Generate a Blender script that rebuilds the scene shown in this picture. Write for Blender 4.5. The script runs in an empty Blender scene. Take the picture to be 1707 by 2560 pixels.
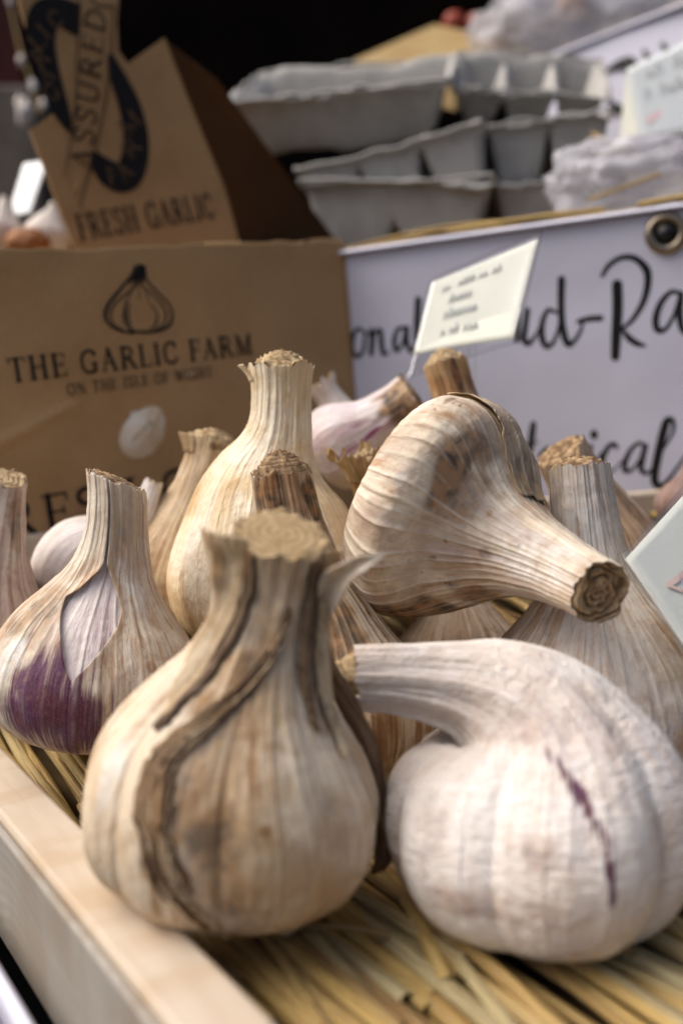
import bpy, bmesh, math, random
import numpy as np
from mathutils import Vector, Matrix

random.seed(7)
SC = bpy.context.scene
COL = SC.collection
# ------------------------------------------------------------------ camera
F = 2500.0                      # focal length in pixels of the 1707 x 2560 photograph
CX, CY = 853.5, 1280.0
CAM = np.array([0.0, 0.0, 0.110])
PITCH, ROLL = math.radians(6.4), math.radians(3.0)
_r0 = np.array([1.0, 0, 0]); _u0 = np.array([0, math.sin(PITCH), math.cos(PITCH)])
FW = np.array([0, math.cos(PITCH), -math.sin(PITCH)])
RT = math.cos(ROLL) * _r0 - math.sin(ROLL) * _u0
UP = math.sin(ROLL) * _r0 + math.cos(ROLL) * _u0
cam = bpy.data.cameras.new('camera')
cam.sensor_fit = 'VERTICAL'; cam.sensor_height = 22.3; cam.sensor_width = 14.87
cam.lens = 22.3 * F / 2560.0
cam.clip_start = 0.01; cam.clip_end = 200
cam.dof.use_dof = True; cam.dof.focus_distance = 0.275; cam.dof.aperture_fstop = 4.6
cam.dof.aperture_blades = 0
co = bpy.data.objects.new('camera', cam); COL.objects.link(co)
M = Matrix([[RT[0], UP[0], -FW[0], CAM[0]], [RT[1], UP[1], -FW[1], CAM[1]], [RT[2], UP[2], -FW[2], CAM[2]], [0, 0, 0, 1]])
co.matrix_world = M
SC.camera = co
# ------------------------------------------------------------------ light
SUN_EL, SUN_AZ = math.radians(55), math.radians(-88)      # azimuth from +Y towards +X
w = bpy.data.worlds.new('World'); SC.world = w; w.use_nodes = True
wn = w.node_tree
sky = wn.nodes.new('ShaderNodeTexSky'); sky.sky_type = 'NISHITA'; sky.sun_disc = False
sky.sun_elevation = SUN_EL; sky.sun_rotation = SUN_AZ; sky.air_density = 0.65; sky.dust_density = 7.0; sky.ozone_density = 0.4
bg = wn.nodes['Background']; bg.inputs[1].default_value = 0.095
wn.links.new(sky.outputs[0], bg.inputs[0])
sl = bpy.data.lights.new('sun', 'SUN'); sl.energy = 1.4; sl.angle = math.radians(65); sl.color = (1.0, 0.955, 0.89)
so = bpy.data.objects.new('sun', sl); COL.objects.link(so)
sdir = Vector((math.sin(SUN_AZ) * math.cos(SUN_EL), math.cos(SUN_AZ) * math.cos(SUN_EL), math.sin(SUN_EL)))
so.rotation_euler = sdir.to_track_quat('Z', 'Y').to_euler()
vs = SC.view_settings
vs.view_transform = 'Standard'; vs.look = 'None'; vs.gamma = 1.0; vs.exposure = 0.76; vs.use_curve_mapping = False
SC.render.engine = 'CYCLES'
SC.cycles.use_denoising = True
SC.cycles.max_bounces = 6

# ------------------------------------------------------------------ geometry helpers
def ray(px, py):
    return RT * (px - CX) / F + UP * (CY - py) / F + FW
def at(px, py, d):
    return CAM + ray(px, py) * d
def on_z(px, py, z):
    r = ray(px, py); return CAM + r * ((z - CAM[2]) / r[2])
def on_plane(px, py, p, n):
    r = ray(px, py); return CAM + r * (np.dot(p - CAM, n) / np.dot(r, n))
def unit(v):
    v = np.asarray(v, float); return v / np.linalg.norm(v)
def proj(P):
    q = P - CAM; z = q @ FW
    return CX + F * (q @ RT) / z, CY - F * (q @ UP) / z
def sstep(a, b, x):
    t = np.clip((x - a) / (b - a), 0, 1); return t * t * (3 - 2 * t)

def _hash(ix, iy, iz, seed):
    h = (ix.astype(np.int64) * 374761393 + iy.astype(np.int64) * 668265263 + iz.astype(np.int64) * 2147483647 + seed * 974634777) & 0x7fffffff
    h = ((h ^ (h >> 13)) * 1274126177) & 0x7fffffff
    h = ((h ^ (h >> 15)) * 668265261) & 0x7fffffff
    return ((h ^ (h >> 16)) & 0xffff) / 65535.0 * 2 - 1
def vnoise(x, y, z, seed=0):
    x = np.asarray(x, float); y = np.asarray(y, float) + 0 * x; z = np.asarray(z, float) + 0 * x; x = x + 0 * z
    ix, iy, iz = np.floor(x), np.floor(y), np.floor(z)
    f = []
    for a, i in ((x, ix), (y, iy), (z, iz)):
        t = a - i; f.append(t * t * t * (t * (t * 6 - 15) + 10))
    r = 0
    for dx in (0, 1):
        for dy in (0, 1):
            for dz in (0, 1):
                wgt = (f[0] if dx else 1 - f[0]) * (f[1] if dy else 1 - f[1]) * (f[2] if dz else 1 - f[2])
                r = r + wgt * _hash(ix + dx, iy + dy, iz + dz, seed)
    return r
def fbm(x, y, z, seed=0, o=3):
    r, a, k = 0, 1.0, 1.0
    for i in range(o):
        r = r + a * vnoise(x * k + 17 * i, y * k, z * k, seed + i); a *= .5; k *= 2.03
    return r

def tag(o, label=None, cat=None, group=None, kind=None):
    if label: o['label'] = label
    if cat: o['category'] = cat
    if group: o['group'] = group
    if kind: o['kind'] = kind
    return o
def empty(name, loc, label=None, cat=None, group=None):
    o = bpy.data.objects.new(name, None); COL.objects.link(o); o.location = loc; o.empty_display_size = .01
    return tag(o, label, cat, group)
def mk(name, verts, faces, mat, parent=None, smooth=True, attrs=None, thick=0, off=0):
    """verts in world space; stored relative to the parent's origin"""
    verts = np.asarray(verts, float)
    org = np.array(parent['_o']) if parent is not None and '_o' in parent else (verts.mean(0) if parent is None else np.array(parent.location))
    me = bpy.data.meshes.new(name)
    if isinstance(faces, np.ndarray):
        nf, k = faces.shape
        me.vertices.add(len(verts)); me.vertices.foreach_set('co', (verts - org).astype(np.float32).ravel())
        me.loops.add(nf * k); me.loops.foreach_set('vertex_index', faces.astype(np.int32).ravel())
        me.polygons.add(nf); me.polygons.foreach_set('loop_start', np.arange(0, nf * k, k, dtype=np.int32))
        me.update(calc_edges=True); me.validate()
    else:
        me.from_pydata((verts - org).tolist(), [], faces)
    if smooth:
        me.polygons.foreach_set('use_smooth', np.ones(len(me.polygons), bool))
    if attrs:
        for k, a in attrs.items():
            a = np.asarray(a, np.float32)
            if a.ndim == 1:
                me.attributes.new(k, 'FLOAT', 'POINT').data.foreach_set('value', a)
            else:
                me.attributes.new(k, 'FLOAT_VECTOR', 'POINT').data.foreach_set('vector', a.ravel())
    me.materials.append(mat)
    o = bpy.data.objects.new(name, me); COL.objects.link(o)
    if parent is None:
        o.location = org
    else:
        o.parent = parent
    o['_o'] = tuple(org)
    if thick:
        s = o.modifiers.new('thickness', 'SOLIDIFY'); s.thickness = thick; s.offset = off
    return o
def grid_faces(nv, nu, closed=False):
    i = np.arange(nv - 1)[:, None]; j = np.arange(nu if closed else nu - 1)[None, :]
    a = i * nu + j; b = i * nu + (j + 1) % nu
    return np.stack([a, b, b + nu, a + nu], -1).reshape(-1, 4)
def catmull(P, n):
    """P (k,m) -> (n,m) smooth through all points, uniform in control index"""
    P = np.asarray(P, float); k = len(P)
    Q = np.vstack([2 * P[0] - P[1], P, 2 * P[-1] - P[-2]])
    t = np.linspace(0, k - 1 - 1e-9, n); i = t.astype(int); f = (t - i)[:, None]
    a, b, c, d = Q[i], Q[i + 1], Q[i + 2], Q[i + 3]
    return .5 * ((2 * b) + (c - a) * f + (2 * a - 5 * b + 4 * c - d) * f ** 2 + (3 * b - a - 3 * c + d) * f ** 3)
def box_mesh(p, ex, ey, ez, bev=0.0):
    """box from corner p with edge vectors; returns verts, faces (slightly bevelled when bev > 0)"""
    bm = bmesh.new(); vs_ = [bm.verts.new(p + ex * a + ey * b + ez * c) for c in (0, 1) for b in (0, 1) for a in (0, 1)]
    for f in ((0, 2, 3, 1), (4, 5, 7, 6), (0, 1, 5, 4), (2, 6, 7, 3), (0, 4, 6, 2), (1, 3, 7, 5)):
        bm.faces.new([vs_[i] for i in f])
    if bev: bmesh.ops.bevel(bm, geom=bm.edges[:], offset=bev, segments=2, affect='EDGES', profile=.5)
    bmesh.ops.recalc_face_normals(bm, faces=bm.faces[:])
    bm.verts.index_update()
    v = np.array([x.co[:] for x in bm.verts]); f = [[x.index for x in fc.verts] for fc in bm.faces]; bm.free()
    return v, f

# ------------------------------------------------------------------ material helpers
class NT:
    def __init__(s, name):
        s.m = bpy.data.materials.new(name); s.m.use_nodes = True; s.t = s.m.node_tree
        s.b = s.t.nodes['Principled BSDF']; s.out = s.t.nodes['Material Output']
    def n(s, ty, **kw):
        x = s.t.nodes.new(ty)
        for k, v in kw.items(): setattr(x, k, v)
        return x
    def set(s, sock, v):
        if hasattr(v, 'is_output') or isinstance(v, bpy.types.NodeSocket): s.t.links.new(v, sock)
        elif v is not None:
            if isinstance(v, (tuple, list)) and len(v) == 3 and sock.type == 'RGBA': v = (*v, 1)
            sock.default_value = v
    def attr(s, name, vec=False):
        x = s.n('ShaderNodeAttribute', attribute_name=name); return x.outputs['Vector' if vec else 'Fac']
    def math(s, op, a, b=None, c=None, clamp=False):
        x = s.n('ShaderNodeMath', operation=op, use_clamp=clamp)
        s.set(x.inputs[0], a); s.set(x.inputs[1], b)
        if c is not None: s.set(x.inputs[2], c)
        return x.outputs[0]
    def vmul(s, v, k):
        x = s.n('ShaderNodeVectorMath', operation='MULTIPLY'); s.set(x.inputs[0], v); s.set(x.inputs[1], k); return x.outputs[0]
    def vadd(s, v, k):
        x = s.n('ShaderNodeVectorMath', operation='ADD'); s.set(x.inputs[0], v); s.set(x.inputs[1], k); return x.outputs[0]
    def noise(s, v, scale=1, detail=3, rough=.5, dist=0, col=False):
        x = s.n('ShaderNodeTexNoise'); s.set(x.inputs['Vector'], v); x.inputs['Scale'].default_value = scale
        x.inputs['Detail'].default_value = detail; x.inputs['Roughness'].default_value = rough; x.inputs['Distortion'].default_value = dist
        return x.outputs['Color' if col else 'Fac']
    def mr(s, v, a, b, c=0.0, d=1.0, smooth=True):
        x = s.n('ShaderNodeMapRange', interpolation_type='SMOOTHSTEP' if smooth else 'LINEAR')
        s.set(x.inputs[0], v)
        for i, q in enumerate((a, b, c, d)): s.set(x.inputs[i + 1], q)
        return x.outputs[0]
    def mix(s, f, a, b, mode='MIX'):
        x = s.n('ShaderNodeMix', data_type='RGBA', blend_type=mode); s.set(x.inputs[0], f); s.set(x.inputs[6], a); s.set(x.inputs[7], b); return x.outputs[2]
    def pos(s):
        return s.n('ShaderNodeTexCoord').outputs['Object']
    def bump(s, h, strength, dist, prev=None):
        x = s.n('ShaderNodeBump'); s.set(x.inputs['Height'], h); x.inputs['Strength'].default_value = strength; x.inputs['Distance'].default_value = dist
        if prev is not None: s.t.links.new(prev, x.inputs['Normal'])
        return x.outputs[0]
    def done(s, col, rough=.6, normal=None, spec=.3, **kw):
        s.set(s.b.inputs['Base Color'], col); s.set(s.b.inputs['Roughness'], rough); s.b.inputs['Specular IOR Level'].default_value = spec
        if normal is not None: s.t.links.new(normal, s.b.inputs['Normal'])
        for k, v in kw.items(): s.set(s.b.inputs[k.replace('_', ' ')], v)
        return s.m

def garlic_mat(name, light=(.74, .68, .58), mid=(.58, .47, .35), brown=(.34, .175, .070), dark=(.055, .026, .012), tint=(.60, .50, .52),
               streak=.5, blotch=.4, vein=.5, veincol=(.78, .70, .56), darkstreak=.2, purple=(.10, .030, .085), seed=0, crinkle=.5, tintamt=.3, stemstreak=1.0, panel=.5, cross=0.0):
    s = NT(name)
    g0 = s.attr('gc', True); g = s.vadd(g0, (seed * 3.7, seed * 1.9, seed * 2.3)); P = s.vadd(s.pos(), (seed * .13, 0, 0))
    bm = s.attr('bm'); vn = s.attr('vein'); st = s.attr('stain_shade'); pu = s.attr('purple'); bl = s.attr('pale')
    # broad tone
    n1 = s.noise(P, 45, 4, .6)
    c = s.mix(s.mr(n1, .42, .61), light, mid)
    n1b = s.noise(s.vmul(g, (2.2, 2.2, .55)), 1, 3, .6)
    c = s.mix(s.math('MULTIPLY', s.mr(n1b, .5, .7), tintamt), c, tint)
    patch = s.mr(s.noise(P, 36, 5, .66, .6), .44, .60)
    gate = s.math('ADD', .22, s.math('MULTIPLY', patch, .95))
    # each strip between two veins has dried to its own tone
    pa = s.math('ADD', s.attr('panel'), s.math('MULTIPLY', s.math('SUBTRACT', s.noise(P, 70, 4, .65), .5), 1.6))
    half = tuple((a_ + b_) / 2 for a_, b_ in zip(mid, brown))
    c = s.mix(s.math('MULTIPLY', s.math('MULTIPLY', s.mr(pa, .35, .95), panel), gate, clamp=True), c, half)
    # long soft streaks running from root to stem
    n2 = s.noise(s.vmul(g, (9, 9, .35)), 1, 4, .65)
    c = s.mix(s.math('MULTIPLY', s.math('MULTIPLY', s.mr(n2, .47, .62), min(1, streak * 1.35)), gate, clamp=True), c, brown)
    n2b = s.noise(s.vmul(g, (20, 20, .5)), 1, 3, .6)
    c = s.mix(s.math('MULTIPLY', s.mr(n2b, .51, .64), streak * .65), c, mid)
    # blotches
    n3 = s.noise(P, 95, 5, .68, .4)
    c = s.mix(s.math('MULTIPLY', s.math('MULTIPLY', s.mr(n3, .47, .63), min(1, blotch * 1.5)), gate, clamp=True), c, brown)
    # dark narrow streaks
    n4 = s.noise(s.vmul(g, (13, 13, .6)), 1.3, 5, .7)
    ds = s.math('MULTIPLY', s.mr(n4, .56, .66), darkstreak)
    stemk = s.math('ADD', 1.0, s.math('MULTIPLY', s.math('SUBTRACT', 1.0, bm), stemstreak))
    c = s.mix(s.math('MULTIPLY', ds, stemk, clamp=True), c, dark)
    # dirt stains, a painted gap shade and purple patches (their own shapes, broken up by noise)
    sn = s.noise(P, 160, 5, .7)
    sf = s.math('MULTIPLY', st, s.mr(s.math('ADD', sn, s.math('MULTIPLY', st, .35)), .38, .75))
    c = s.mix(s.math('MULTIPLY', sf, 1.0, clamp=True), c, s.mix(s.mr(s.noise(P, 210, 3), .4, .65), brown, dark))
    pn = s.noise(s.vmul(g, (15, 15, .45)), 1, 5, .7)
    pf = s.mr(s.math('ADD', s.math('MULTIPLY', s.math('SUBTRACT', pn, .5), 2.2), pu), .26, .80)
    pf = s.math('MULTIPLY', pf, s.mr(pu, .02, .25))
    vor = s.n('ShaderNodeTexVoronoi'); s.set(vor.inputs['Vector'], P); vor.inputs['Scale'].default_value = 1900
    dots = s.mr(vor.outputs['Distance'], .10, .32, 1, 0)
    pc = s.mix(s.mr(s.noise(P, 120, 3), .35, .65), purple, (purple[0] * 1.15, purple[1] * .8, purple[2] * .6))
    pc = s.mix(s.math('MULTIPLY', dots, .38), pc, (.42, .27, .33))
    c = s.mix(s.math('MULTIPLY', pf, .97), c, pc)
    # pale skin patches, plus highlights painted on some bulbs
    c = s.mix(s.math('MULTIPLY', bl, s.mr(sn, .3, .6)), c, (.80, .78, .74))
    # veins
    vn = s.math('MULTIPLY', vn, s.math('SUBTRACT', 1.0, s.math('MULTIPLY', pf, .65)))
    vb = s.math('MULTIPLY', vn, s.math('MULTIPLY', s.mr(s.noise(P, 80, 4, .6), .38, .58, .1, 1.0), vein))
    c = s.mix(vb, c, veincol)
    # grime specks
    sp = s.math('MULTIPLY', s.mr(s.noise(P, 1250, 2, .6), .69, .76), s.mr(s.noise(P, 60, 3), .5, .68))
    c = s.mix(s.math('MULTIPLY', sp, .75), c, dark)
    # relief
    fib = s.noise(s.vmul(g, (55, 55, 1.2)), 1, 3, .6)
    c = s.mix(s.math('MULTIPLY', s.mr(fib, .52, .68), .16), c, half)
    c = s.mix(s.math('MULTIPLY', s.mr(s.noise(P, 700, 3, .7), .52, .68), .16), c, brown)
    h1 = s.bump(fib, .22, .0005)
    h2 = s.bump(s.noise(P, 330, 4, .62), crinkle, .0006, h1)
    wr = s.noise(s.vmul(g, (10, 10, 2.2)), 1.5, 4, .6, .6)
    h3 = s.bump(wr, .4, .0012, h2)
    if cross: h3 = s.bump(s.noise(s.vmul(g, (5, 5, 9)), 1.4, 4, .6, .8), cross, .0022, h3)
    h4 = s.bump(vn, .8, .0004, h3)
    return s.done(c, s.mr(n3, .3, .7, .5, .72), h4, .28, Subsurface_Weight=.12, Subsurface_Radius=(.003, .0018, .001), Subsurface_Scale=1.0)

def cut_mat(name, a=(.50, .36, .21), b=(.16, .09, .045), d=(.035, .020, .012), seed=0):
    s = NT(name); P = s.vadd(s.pos(), (seed * .2, 0, 0)); rg = s.attr('ring')
    c = s.mix(s.mr(s.noise(P, 420, 5, .7), .35, .66), a, b)
    c = s.mix(s.math('MULTIPLY', s.mr(rg, .40, .05), .65), c, d)
    c = s.mix(s.mr(s.noise(P, 900, 3, .7), .60, .72), c, d)
    return s.done(c, .85, s.bump(s.noise(P, 1100, 4, .6), .35, .0005), .15)
def plain_noise(name, a, b, scale, rough=.7, bumpd=0.0, bscale=None, spec=.3, lo=.35, hi=.65):
    s = NT(name); P = s.pos()
    n = s.noise(P, scale, 5, .62)
    return s.done(s.mix(s.mr(n, lo, hi), a, b), rough, s.bump(s.noise(P, bscale or scale * 3, 4, .6), .5, bumpd) if bumpd else None, spec)

def card_mat(name, base=(.44, .28, .135)):
    s = NT(name); P = s.pos()
    c = s.mix(s.mr(s.noise(P, 22, 4, .6), .35, .68), base, (base[0] * .86, base[1] * .84, base[2] * .80))
    c = s.mix(s.math('MULTIPLY', s.mr(s.noise(P, 700, 3, .7), .5, .72), .22), c, (base[0] * 1.45, base[1] * 1.5, base[2] * 1.6))
    c = s.mix(s.math('MULTIPLY', s.mr(s.noise(P, 1500, 2, .6), .6, .72), .2), c, (base[0] * .5, base[1] * .5, base[2] * .5))
    h = s.bump(s.noise(P, 500, 3), .25, .0003)
    h = s.bump(s.noise(P, 30, 4, .6, .5), .5, .003, h)
    return s.done(c, .75, h, .2)
M_CARD = card_mat('cardboard')
M_CARD2 = card_mat('cardboard_flap', (.42, .265, .125))
def ink_mat(name, col, rub=.35):
    s = NT(name); P = s.pos()
    n = s.noise(P, 1300, 3, .7)
    return s.done(s.mix(s.math('MULTIPLY', s.mr(n, .52, .7), rub), col, (.12, .075, .04)), .7, None, .2)
M_INK = ink_mat('printing_ink_on_card', (.008, .008, .009), .25)
M_INK_FADED = ink_mat('faded_printing_ink', (.055, .036, .020), .6)
M_INK_B = plain_noise('printing_ink_on_vinyl', (.006, .006, .007), (.010, .010, .011), 50, .5)
M_VINYL = None
def vinyl():
    s = NT('white_vinyl'); P = s.pos()
    c = s.mix(s.mr(s.noise(P, 12, 3), .3, .7), (.66, .665, .78), (.62, .63, .755))
    return s.done(c, .42, s.bump(s.noise(P, 14, 3, .5, .3), .35, .006), .4)
M_VINYL = vinyl()
def wood_mat(name, a, b, direction, ring=False):
    s = NT(name); P = s.pos()
    # rotate so x runs along the board
    m = s.n('ShaderNodeMapping'); s.set(m.inputs['Vector'], P); m.inputs['Rotation'].default_value = (0, 0, -math.atan2(direction[1], direction[0]))
    q = m.outputs[0]
    n = s.noise(s.vmul(q, (14, 140, 70)), 1, 4, .6, .4)
    n2 = s.noise(s.vmul(q, (60, 20, 20)), 1, 3)
    c = s.mix(s.mr(n, .32, .68), a, b)
    c = s.mix(s.math('MULTIPLY', s.mr(n2, .46, .64), .55), c, (b[0] * .9, b[1] * .8, b[2] * .68))
    if ring:
        wv = s.n('ShaderNodeTexWave', wave_type='RINGS', rings_direction='Y'); s.set(wv.inputs['Vector'], s.vadd(s.vmul(q, (1, 1, 1.6)), (.0, .0, .06)))
        wv.inputs['Scale'].default_value = 60; wv.inputs['Distortion'].default_value = 3; wv.inputs['Detail'].default_value = 3
        c = s.mix(s.math('MULTIPLY', wv.outputs['Fac'], .28), c, (b[0] * .75, b[1] * .68, b[2] * .6))
    return s.done(c, .6, s.bump(n, .25, .0006), .25)

def ribbon(P3, wid, nrm):
    """flat stroke: P3 (n,3) points on the surface, wid (n,) widths, nrm surface normal"""
    P3 = np.asarray(P3); n = len(P3); T = np.gradient(P3, axis=0); T /= np.linalg.norm(T, axis=1)[:, None] + 1e-12
    B = np.cross(nrm, T); V = []; Fc = []
    for i in range(n): V += [P3[i] - B[i] * wid[i] / 2, P3[i] + B[i] * wid[i] / 2]
    for i in range(n - 1): Fc.append([2 * i, 2 * i + 2, 2 * i + 3, 2 * i + 1])
    for e, sg in ((0, -1), (n - 1, 1)):
        k0 = len(V); R = wid[e] / 2; fan = []
        for a in np.linspace(-math.pi / 2, math.pi / 2, 7):
            V.append(P3[e] + sg * T[e] * math.cos(a) * R + B[e] * math.sin(a) * R); fan.append(len(V) - 1)
        Fc.append(fan if sg > 0 else fan[::-1])
    return V, Fc

class Panel:
    """a flat printed surface standing in the scene"""
    def __init__(s, o, e1, hint):
        s.o = np.asarray(o, float); s.e1 = unit(e1)
        e2 = np.asarray(hint, float); s.e2 = unit(e2 - np.dot(e2, s.e1) * s.e1)
        s.n = unit(np.cross(s.e2, s.e1))
        if np.dot(s.n, CAM - s.o) < 0: s.n = -s.n
        s.relief = None
    def p(s, px, py, h=0.0):
        q = on_plane(px, py, s.o, s.n)
        if h and s.relief: h = h + s.relief(*s.uv(q))
        return q + s.n * h
    def uv(s, P):
        return np.array([np.dot(P - s.o, s.e1), np.dot(P - s.o, s.e2)])
    def from_uv(s, a, b, h=0.0):
        if h and s.relief: h = h + s.relief(a, b)
        return s.o + s.e1 * a + s.e2 * b + s.n * h
    def scale(s, px, py):
        return float(np.dot(s.p(px, py) - CAM, FW)) / F
    def strokes(s, name, parent, mat, strokes, h=.0004, k=1.0, ox=0, oy=0):
        """strokes: list of (points, width or widths); points in photograph pixels after x/k+ox"""
        V, Fc = [], []
        for pts, wd in strokes:
            pts = np.array([(x / k + ox, y / k + oy) for x, y in pts], float)
            n = max(6, 7 * (len(pts) - 1)) if len(pts) > 2 else 4
            q = catmull(pts, n) if len(pts) > 2 else np.linspace(pts[0], pts[1], n)
            wds = np.interp(np.linspace(0, 1, n), np.linspace(0, 1, len(wd)), wd) if isinstance(wd, (list, tuple)) else np.full(n, wd)
            P3 = np.array([s.p(x, y, h) for x, y in q]); sc = np.array([s.scale(x, y) for x, y in q])
            v, f = ribbon(P3, wds / k * sc, s.n)
            b = len(V); V += v; Fc += [[i + b for i in ff] for ff in f]; h += 1.5e-6
        return mk(name, V, Fc, mat, parent, smooth=False)
    def text(s, name, parent, mat, string, p0, p1, cap, h=.0004, weight=1.0, rot_up=None, font=None):
        """serif capitals from pixel p0 to p1 along the baseline, cap height in pixels"""
        a0, a1 = s.uv(s.p(*p0)), s.uv(s.p(*p1)); d = a1 - a0; L = np.linalg.norm(d); d /= L
        u = np.array([d[1], -d[0]]); 
        if u[1] > 0 and rot_up is None: u = -u
        if rot_up is not None and np.dot(u, rot_up) < 0: u = -u
        H = cap * s.scale((p0[0] + p1[0]) / 2, (p0[1] + p1[1]) / 2)
        adv = [GLYPH[c][0] if c != ' ' else .38 for c in string]; tot = sum(adv) + .12 * (len(string) - 1)
        sx = L / tot; x = 0; V, Fc = [], []
        for c, ad in zip(string, adv):
            if c != ' ':
                for pts, wd in GLYPH[c][1]:
                    pts = np.array(pts, float)
                    n = 6 * (len(pts) - 1) if len(pts) > 2 else 3
                    q = catmull(pts, n) if len(pts) > 2 else np.linspace(pts[0], pts[1], n)
                    P3 = []
                    for gx, gy in q:
                        ab = a0 + d * (x + gx) * sx + u * gy * H
                        P3.append(s.from_uv(ab[0], ab[1], h))
                    v, f = ribbon(P3, np.full(n, wd * H * weight), s.n)
                    b = len(V); V += v; Fc += [[i + b for i in ff] for ff in f]; h += 1.5e-6
            x += ad + .12
        return mk(name, V, Fc, mat, parent, smooth=False)
TK, TN, SF = .15, .06, .05
def _v(x): return [([(x, .02), (x, .98)], TK), ([(x - .14, .02), (x + .14, .02)], SF), ([(x - .14, .98), (x + .14, .98)], SF)]
GLYPH = {
 'T': (.74, [([(.37, .02), (.37, .97)], TK), ([(.23, .02), (.51, .02)], SF), ([(.03, .97), (.71, .97)], TN), ([(.03, .97), (.03, .78)], SF), ([(.71, .97), (.71, .78)], SF)]),
 'H': (.84, _v(.17) + _v(.67) + [([(.17, .52), (.67, .52)], TN)]),
 'E': (.66, _v(.17) + [([(.17, .97), (.60, .97)], TN), ([(.17, .52), (.50, .52)], TN), ([(.17, .03), (.63, .03)], TN), ([(.60, .97), (.60, .78)], SF), ([(.63, .03), (.63, .24)], SF), ([(.50, .62), (.50, .42)], SF)]),
 'F': (.62, _v(.17) + [([(.17, .97), (.58, .97)], TN), ([(.17, .52), (.48, .52)], TN), ([(.58, .97), (.58, .78)], SF), ([(.48, .62), (.48, .42)], SF)]),
 'G': (.82, [([(.70, .78), (.62, .93), (.42, .98), (.18, .86), (.09, .5), (.18, .14), (.42, .02), (.66, .10)], .12), ([(.68, .06), (.68, .42)], TK), ([(.52, .43), (.80, .43)], SF), ([(.72, .97), (.72, .72)], SF)]),
 'A': (.84, [([(.42, .97), (.14, .03)], .07), ([(.42, .97), (.70, .03)], TK), ([(.24, .34), (.60, .34)], TN), ([(.02, .02), (.27, .02)], SF), ([(.57, .02), (.83, .02)], SF)]),
 'R': (.80, _v(.17) + [([(.17, .97), (.42, .96), (.58, .84), (.56, .62), (.40, .50), (.17, .50)], .11), ([(.40, .50), (.70, .03)], TK), ([(.62, .02), (.80, .02)], SF)]),
 'L': (.64, _v(.17) + [([(.17, .03), (.60, .03)], TN), ([(.60, .03), (.60, .27)], SF)]),
 'I': (.36, _v(.18)),
 'C': (.76, [([(.66, .78), (.58, .93), (.40, .98), (.18, .86), (.09, .5), (.18, .14), (.42, .02), (.60, .08), (.70, .24)], .12), ([(.69, .97), (.69, .72)], SF)]),
 'M': (.98, [([(.18, .02), (.18, .97)], .07), ([(.18, .97), (.50, .06)], TK), ([(.50, .06), (.82, .97)], .07), ([(.82, .97), (.82, .02)], TK), ([(.04, .02), (.32, .02)], SF), ([(.68, .02), (.96, .02)], SF), ([(.05, .98), (.2, .98)], SF), ([(.8, .98), (.95, .98)], SF)]),
 'O': (.84, [([(.42, .98), (.16, .84), (.09, .5), (.16, .16), (.42, .02), (.68, .16), (.75, .5), (.68, .84), (.42, .98)], .12)]),
 'N': (.86, [([(.17, .02), (.17, .97)], .07), ([(.17, .97), (.69, .04)], TK), ([(.69, .02), (.69, .97)], .07), ([(.04, .02), (.30, .02)], SF), ([(.56, .98), (.82, .98)], SF), ([(.03, .98), (.2, .98)], SF)]),
 'S': (.62, [([(.52, .80), (.44, .95), (.28, .98), (.12, .88), (.12, .68), (.30, .54), (.46, .42), (.53, .24), (.42, .06), (.26, .02), (.10, .16)], .12), ([(.55, .97), (.55, .74)], SF), ([(.08, .03), (.08, .28)], SF)]),
 'W': (1.10, [([(.12, .97), (.34, .04)], TK), ([(.34, .04), (.54, .90)], .07), ([(.54, .90), (.76, .04)], TK), ([(.76, .04), (.97, .97)], .07), ([(.0, .98), (.25, .98)], SF), ([(.85, .98), (1.08, .98)], SF)]),
 'U': (.82, [([(.17, .97), (.17, .30), (.26, .08), (.44, .03), (.60, .10), (.66, .30), (.66, .97)], .12), ([(.03, .98), (.31, .98)], SF), ([(.55, .98), (.78, .98)], SF)]),
 'D': (.84, _v(.17) + [([(.17, .97), (.45, .95), (.66, .80), (.74, .5), (.66, .2), (.45, .05), (.17, .03)], .12)]),
}

# ================================================================== setting
def mound(x, y):
    """height of the straw bed: it rises towards the back of the tray"""
    return .012 * sstep(.225, .285, y) + .028 * sstep(.285, .36, y) + .012 * sstep(.36, .43, y)

# left rim of the tray
ZR = .012
i0, i1 = on_z(0, 1860, ZR), on_z(696, 2560, ZR)
o0, o1 = on_z(0, 2039, ZR), on_z(393, 2560, ZR)
RD = unit(i0 - i1)                                  # runs away from the viewer
RN = unit(np.array([-RD[1], RD[0], 0]))             # points out of the tray (left)
RW = .93 * float(np.mean([np.dot(o0 - i1, RN), np.dot(o1 - i1, RN)]))
print('rim dir', RD, 'width', RW, np.dot(o0 - i1, RN), np.dot(o1 - i1, RN))
UPZ = np.array([0, 0, 1.0])
# ------------------------------------------------------------------ dark stall behind and table below
M_DARK = plain_noise('dark_boards', (.003, .0022, .002), (.005, .0032, .0026), 6, .95, spec=.02)
v, f = box_mesh(np.array([-2.2, 1.55, -.9]), np.array([5.0, 0, 0]), np.array([0, .05, 0]), np.array([0, 0, 2.6]))
tag(mk('back_wall', v, f, M_DARK, smooth=False), kind='structure')
v, f = box_mesh(np.array([-1.0, -.10, -.16]), np.array([2.6, 0, 0]), np.array([0, 1.6, 0]), np.array([0, 0, .07]))
tag(mk('stall_table', v, f, plain_noise('black_table_cloth', (.008, .008, .009), (.015, .014, .015), 80, .9), smooth=False), kind='structure')

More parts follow.
